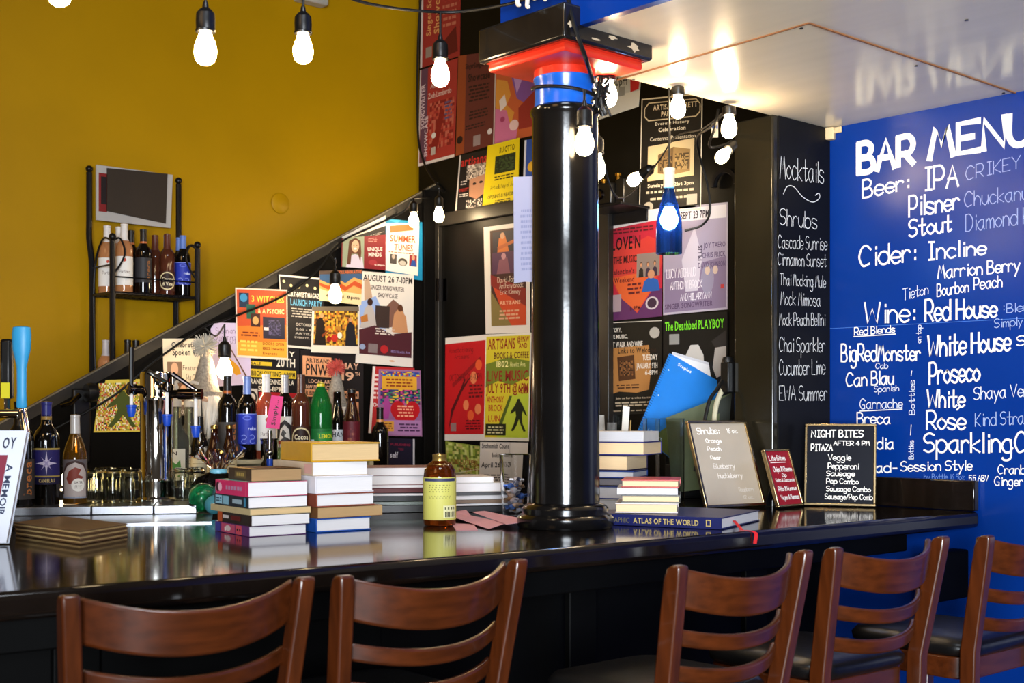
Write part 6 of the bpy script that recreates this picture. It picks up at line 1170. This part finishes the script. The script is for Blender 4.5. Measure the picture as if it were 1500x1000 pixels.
board('black board of night bites in a gold frame before the blue wall', (1177.5, 741), (1283, 743.5), .262, R(7), '#0c0e16', [
 ('h', 'NIGHT BITES', .06, .05, .84, .14, w_, .0036), ('h', 'AFTER 4 PM', .40, .19, .94, .245, w_, .0028), ('h', 'PITAZA', .06, .235, .38, .32, w_, .0034), ('h', 'Veggie', .32, .365, .66, .44, w_, .0026), ('h', 'Pepperoni', .32, .48, .78, .555, w_, .0026), ('h', 'Sausage', .30, .58, .72, .645, w_, .0026), ('h', 'Pep Combo', .30, .68, .78, .745, w_, .0026), ('h', 'Sausage Combo', .30, .78, .96, .845, w_, .0026), ('h', 'Sausage/Pep Comb', .28, .88, .99, .945, w_, .0026)], fw=.0085, face_mat=mat('night_board_face', '#0a0d18', .35, spec=.12, noise=.1))

# file box with notebook, sheets and folder behind the boards
bx0 = onZ(1022, 728, BAR); rzb = YAW + R(12)
t = thing('file_box', 'black file box behind the silver shrubs board', 'box', (bx0.x, bx0.y, BAR + .0008), rzb)
ux = Vector((math.cos(rzb), math.sin(rzb), 0)); uy = Vector((-math.sin(rzb), math.cos(rzb), 0))
mb = MB(M_rubber); mb.box((0, 0, .003), (.21, .10, .006)); mb.box((0, -.048, .055), (.21, .004, .10)); mb.box((0, .048, .085), (.21, .004, .16)); mb.box((-.103, 0, .06), (.004, .092, .11)); mb.box((.103, 0, .06), (.004, .092, .11)); mb.build('box_shell', t, bevel=.002)
db = bx0.dot(FW)
def nbq(pts, d): return [at(x, y, d) for x, y in pts]
def sheet(name, lab, cat, pts, d, d2, mats_, items, th=.006, extra=None):
    """rigid flat thing stood up behind the boards: front face seen through the four pixels, lower edge d, upper edge d2 deep"""
    Q = [at(*pts[0], d2), at(*pts[1], d2 + .01), at(*pts[2], d + .01), at(*pts[3], d)]
    n = (Q[1] - Q[0]).cross(Q[0] - Q[3]).normalized(); n = n if n.dot(CAM - Q[0]) > 0 else -n
    f = quadmap(Q[0], Q[1], Q[2], Q[3], n, 0); t = thing(name, lab, cat, (Q[2] + Q[3]) / 2); o = t.location.copy()
    g = lambda u, v, k=0: f(u, v, k) - o
    MB(mats_[0]).extr([g(0, 0), g(1, 0), g(1, 1), g(0, 1)], -n * .001).build('front_cover', t, smooth=0)
    if th > .002:
        MB(mats_[1]).extr([g(.01, .01) - n * .0012, g(.99, .01) - n * .0012, g(.99, .99) - n * .0012, g(.01, .99) - n * .0012], -n * (th - .0024)).build('page_block', t, smooth=0)
        MB(mats_[0]).extr([g(0, 0) - n * (th - .001), g(1, 0) - n * (th - .001), g(1, 1) - n * (th - .001), g(0, 1) - n * (th - .001)], -n * .001).build('back_cover', t, smooth=0)
    if items: mb = MB(); draw(mb, g, items, nrm=n); mb.build('cover_print', t, smooth=0)
    return t, g, n
t, g, n = sheet('notebook', 'blue spiral notebook with a green lower corner standing behind the right boards', 'notebook', [(981, 517), (1056, 560), (1010, 692), (934, 632)], db - .005, db + .07, (mat('blue_notebook', '#1274cc', .4, noise=.04), M_page),
 [('p', [(1, .52), (.86, .52), (.66, .56), (.48, .66), (.34, .82), (.26, 1), (1, 1)], '#59682a'), ('p', [(1, .40), (.93, .46), (.93, 1), (1, 1)], '#1c2c1c'), ('T', 'Staples', .2, .045, .46, .09, '#d8e0f0'), ('T', '1 Subject', .14, .88, .4, .92, '#c8d8f0'), ('e', .09, .18, .012, .008, '#d8e0f0'), ('e', .09, .5, .012, .008, '#d8e0f0')], .010)
mb = MB(M_chrome)
for i in range(34):
    c = g(.012, .02 + .96 * i / 33); a_ = (g(1, 0) - g(0, 0)).normalized(); mb.tube([c + a_ * .006 + n * .001, c + n * .004, c - a_ * .006 + n * .001, c - a_ * .006 - n * .010], .0009, 5)
sb = mb.build('spiral_binding', t)
sheet('paper_sheets', 'white paper sheets sticking out behind the blue notebook', 'paper', [(985, 515), (1063, 538), (1040, 660), (962, 640)], db + .045, db + .10, (pm('#d2d2d6'), M_page), [('r', .0, .0, 1, .03, '#b8b8c0')], .004)
sheet('green_folder', 'dark olive green folder standing below the blue notebook', 'folder', [(975, 612), (1072, 575), (1062, 712), (985, 722)], db - .12, db - .09, (mat('olive_folder', '#3f4a1c', .5, noise=.08), mat('olive_folder', '#3f4a1c')), [('p', [(.72, .05), (1, .0), (1, 1), (.66, 1)], '#141c10')], .003)
# clear acrylic holder
ah = onZ(972, 735, BAR); t = thing('acrylic_holder', 'clear acrylic holder standing between the book stacks and the notebook', 'holder', (ah.x, ah.y, BAR + .0008), YAW + R(8))
ka = ah.dot(FW) / F; hA = 122 * ka
mb = MB(M_plastic); mb.box((0, 0, .0015), (.13, .05, .003)); mb.box((0, -.024, hA / 2), (.13, .003, hA)); mb.box((0, .024, hA / 2), (.13, .003, hA)); mb.box((-.0635, 0, hA / 2), (.003, .045, hA)); mb.box((.0635, 0, hA / 2), (.003, .045, hA)); mb.build('shell', t, bevel=.001)
MB(M_plastic).box((-.02, 0, hA / 2), (.003, .045, hA - .004)).build('divider', t)
# cup of cutlery packets on the tall stack
cp = onZ(898, 735, BAR); cp = cp + FW * .10; t = thing('packet_cup', 'clear cup of plastic wrapped packets and a stirrer behind the tall stack', 'cup', (cp.x, cp.y, BAR + .0008), YAW)
kc = cp.dot(FW) / F; hc_ = 95 * kc
MB(M_plastic).lathe([(.0005, 0), (.042, 0), (.055, hc_), (.057, hc_), (.055, hc_ - .001), (.041, .004), (.0005, .004)], 24).build('cup', t)
q = random.Random(2)
for i in range(6):
    x = -.035 + i * .013; zt_ = hc_ + .02 + q.uniform(.0, .05); mb = MB(M_cell if i % 3 else mat('grey_wrapper', '#8f8b84', .3, noise=.3, scale=40))
    pts = [Vector((x * .6, q.uniform(-.02, .02), .02)), Vector((x, q.uniform(-.02, .02), zt_ * .6)), Vector((x * 1.15, q.uniform(-.01, .01), zt_))]; mb.sweep(smooth_path(pts, 4), [(-.017, -.002), (-.006, .001), (.004, -.002), (.017, .001), (.017, .002), (.004, -.001), (-.006, .002), (-.017, -.001)], (0, 1, 0)); mb.build('wrapped_packet', t)
MB(pm('#d6d2ca')).extr([Vector((.024, -.03, .06)), Vector((.045, -.03, .06)), Vector((.063, -.025, hc_ + .095)), Vector((.040, -.025, hc_ + .1))], (0, .002, 0)).build('paper_sleeve', t)
MB(pm('#c09a5c')).tube([(.058, -.01, .04), (.068, -.005, hc_ + .05)], .0022, 6).build('wooden_stirrer', t)
# cables and plug boxes at the pier
xw = -2.642
p1_ = onX(1073, 566, xw - .012)
t = thing('power_socket', 'black socket box at the back edge of the pier beside the notebook', 'socket', (xw - .012, p1_.y, p1_.z))
MB(M_rubber).box((-.006, 0, .03), (.034, .07, .10)).build('socket_box', t, bevel=.004); MB(M_rubber).lathe([(.018, -.02), (.02, .0), (.016, .012), (.001, .014)], 14, (-.02, 0, .085)).build('knob', t)
cw_ = [Vector((xw - .03, p1_.y, p1_.z - .0)), at(1060, 568, 4.22), at(1050, 590, 4.21), at(1046, 620, 4.21), at(1045, 660, 4.21), at(1046, 715, 4.21)]
tag(MB(mat('cream_cable', '#bdb598', .4, noise=.05)).tube(smooth_path(cw_, 6), .0085, 10).build('power_cable'), 'thick cream cable looping down beside the pier', 'cable', kind='thing')
cw2 = [Vector((xw - .03, p1_.y - .02, p1_.z + .03)), at(1050, 570, 4.19), at(1038, 590, 4.17), at(1028, 640, 4.16), at(1018, 690, 4.16)]
tag(MB(M_wire).tube(smooth_path(cw2, 6), .006, 8).build('power_cable'), 'black cable bending down over the notebook corner', 'cable', kind='thing')
# black machine on a bracket shelf above the valentine flyer
m0 = onY(905, 304, BACKY - .07); t = thing('projector', 'small black machine with metal knobs on a shelf above the valentine flyer', 'projector', (m0.x, BACKY - .09, m0.z))
km = m0.dot(FW) / F
MB(M_rubber).box((-.02, 0, .045), (.10, .10, .085)).build('housing', t, bevel=.008); MB(M_rubber).box((.055, .01, .05), (.045, .08, .095)).build('side_cover', t, bevel=.005)
MB(M_dchrome).lathe([(.02, -.03), (.022, 0), (.017, .004), (.001, .004)], 16, (-.03, -.055, .045), Matrix.Rotation(R(90), 3, 'X')).build('lens', t)
for (x, z) in ((-.045, .092), (.03, .105)): MB(mat('brass', '#b8903c', .25, metal=1, noise=.05)).lathe([(.006, 0), (.006, .012), (.012, .013), (.012, .022), (.001, .023)], 12, (x, -.01, z - .005)).build('knob', t)
t2 = thing('wall_bracket', 'thin black bracket shelf under the small machine', 'bracket', (m0.x, BACKY - .09, m0.z)); MB(M_iron).box((0, 0.0, -.006), (.22, .16, .010)).box((0, .078, -.03), (.2, .008, .05)).build('bracket_shelf', t2, bevel=.002)
# toothed ring and white tag by the bulbs
rg = onY(1062, 262, BACKY - .02); mb = MB(M_iron); 
for k in range(22):
    a = math.pi * k / 21; mb.box((rg.x + .05 * math.cos(a), rg.y, rg.z - .02 + .05 * math.sin(a)), (.014, .02, .008), 0, Matrix.Rotation(-a, 3, 'Y'))
mb.tube([(rg.x + .045 * math.cos(math.pi * k / 14), rg.y, rg.z - .02 + .045 * math.sin(math.pi * k / 14)) for k in range(15)], .006, 8)
tag(mb.build('chain_ring'), 'black toothed chain ring hung on the wall behind the lowest bulb', 'chain', kind='thing')
tg = at(1047, 190, 4.2); tag(MB(pm('#cfc8b4')).box(tg, (.022, .004, .05), YAW, ).use(pm('#2456b0')).box(tg + UP * .012 - FW * .003, (.018, .003, .018), YAW).build('hanging_tag'), 'white and blue tag hanging on the cord beside the pier bulbs', 'tag', kind='thing')
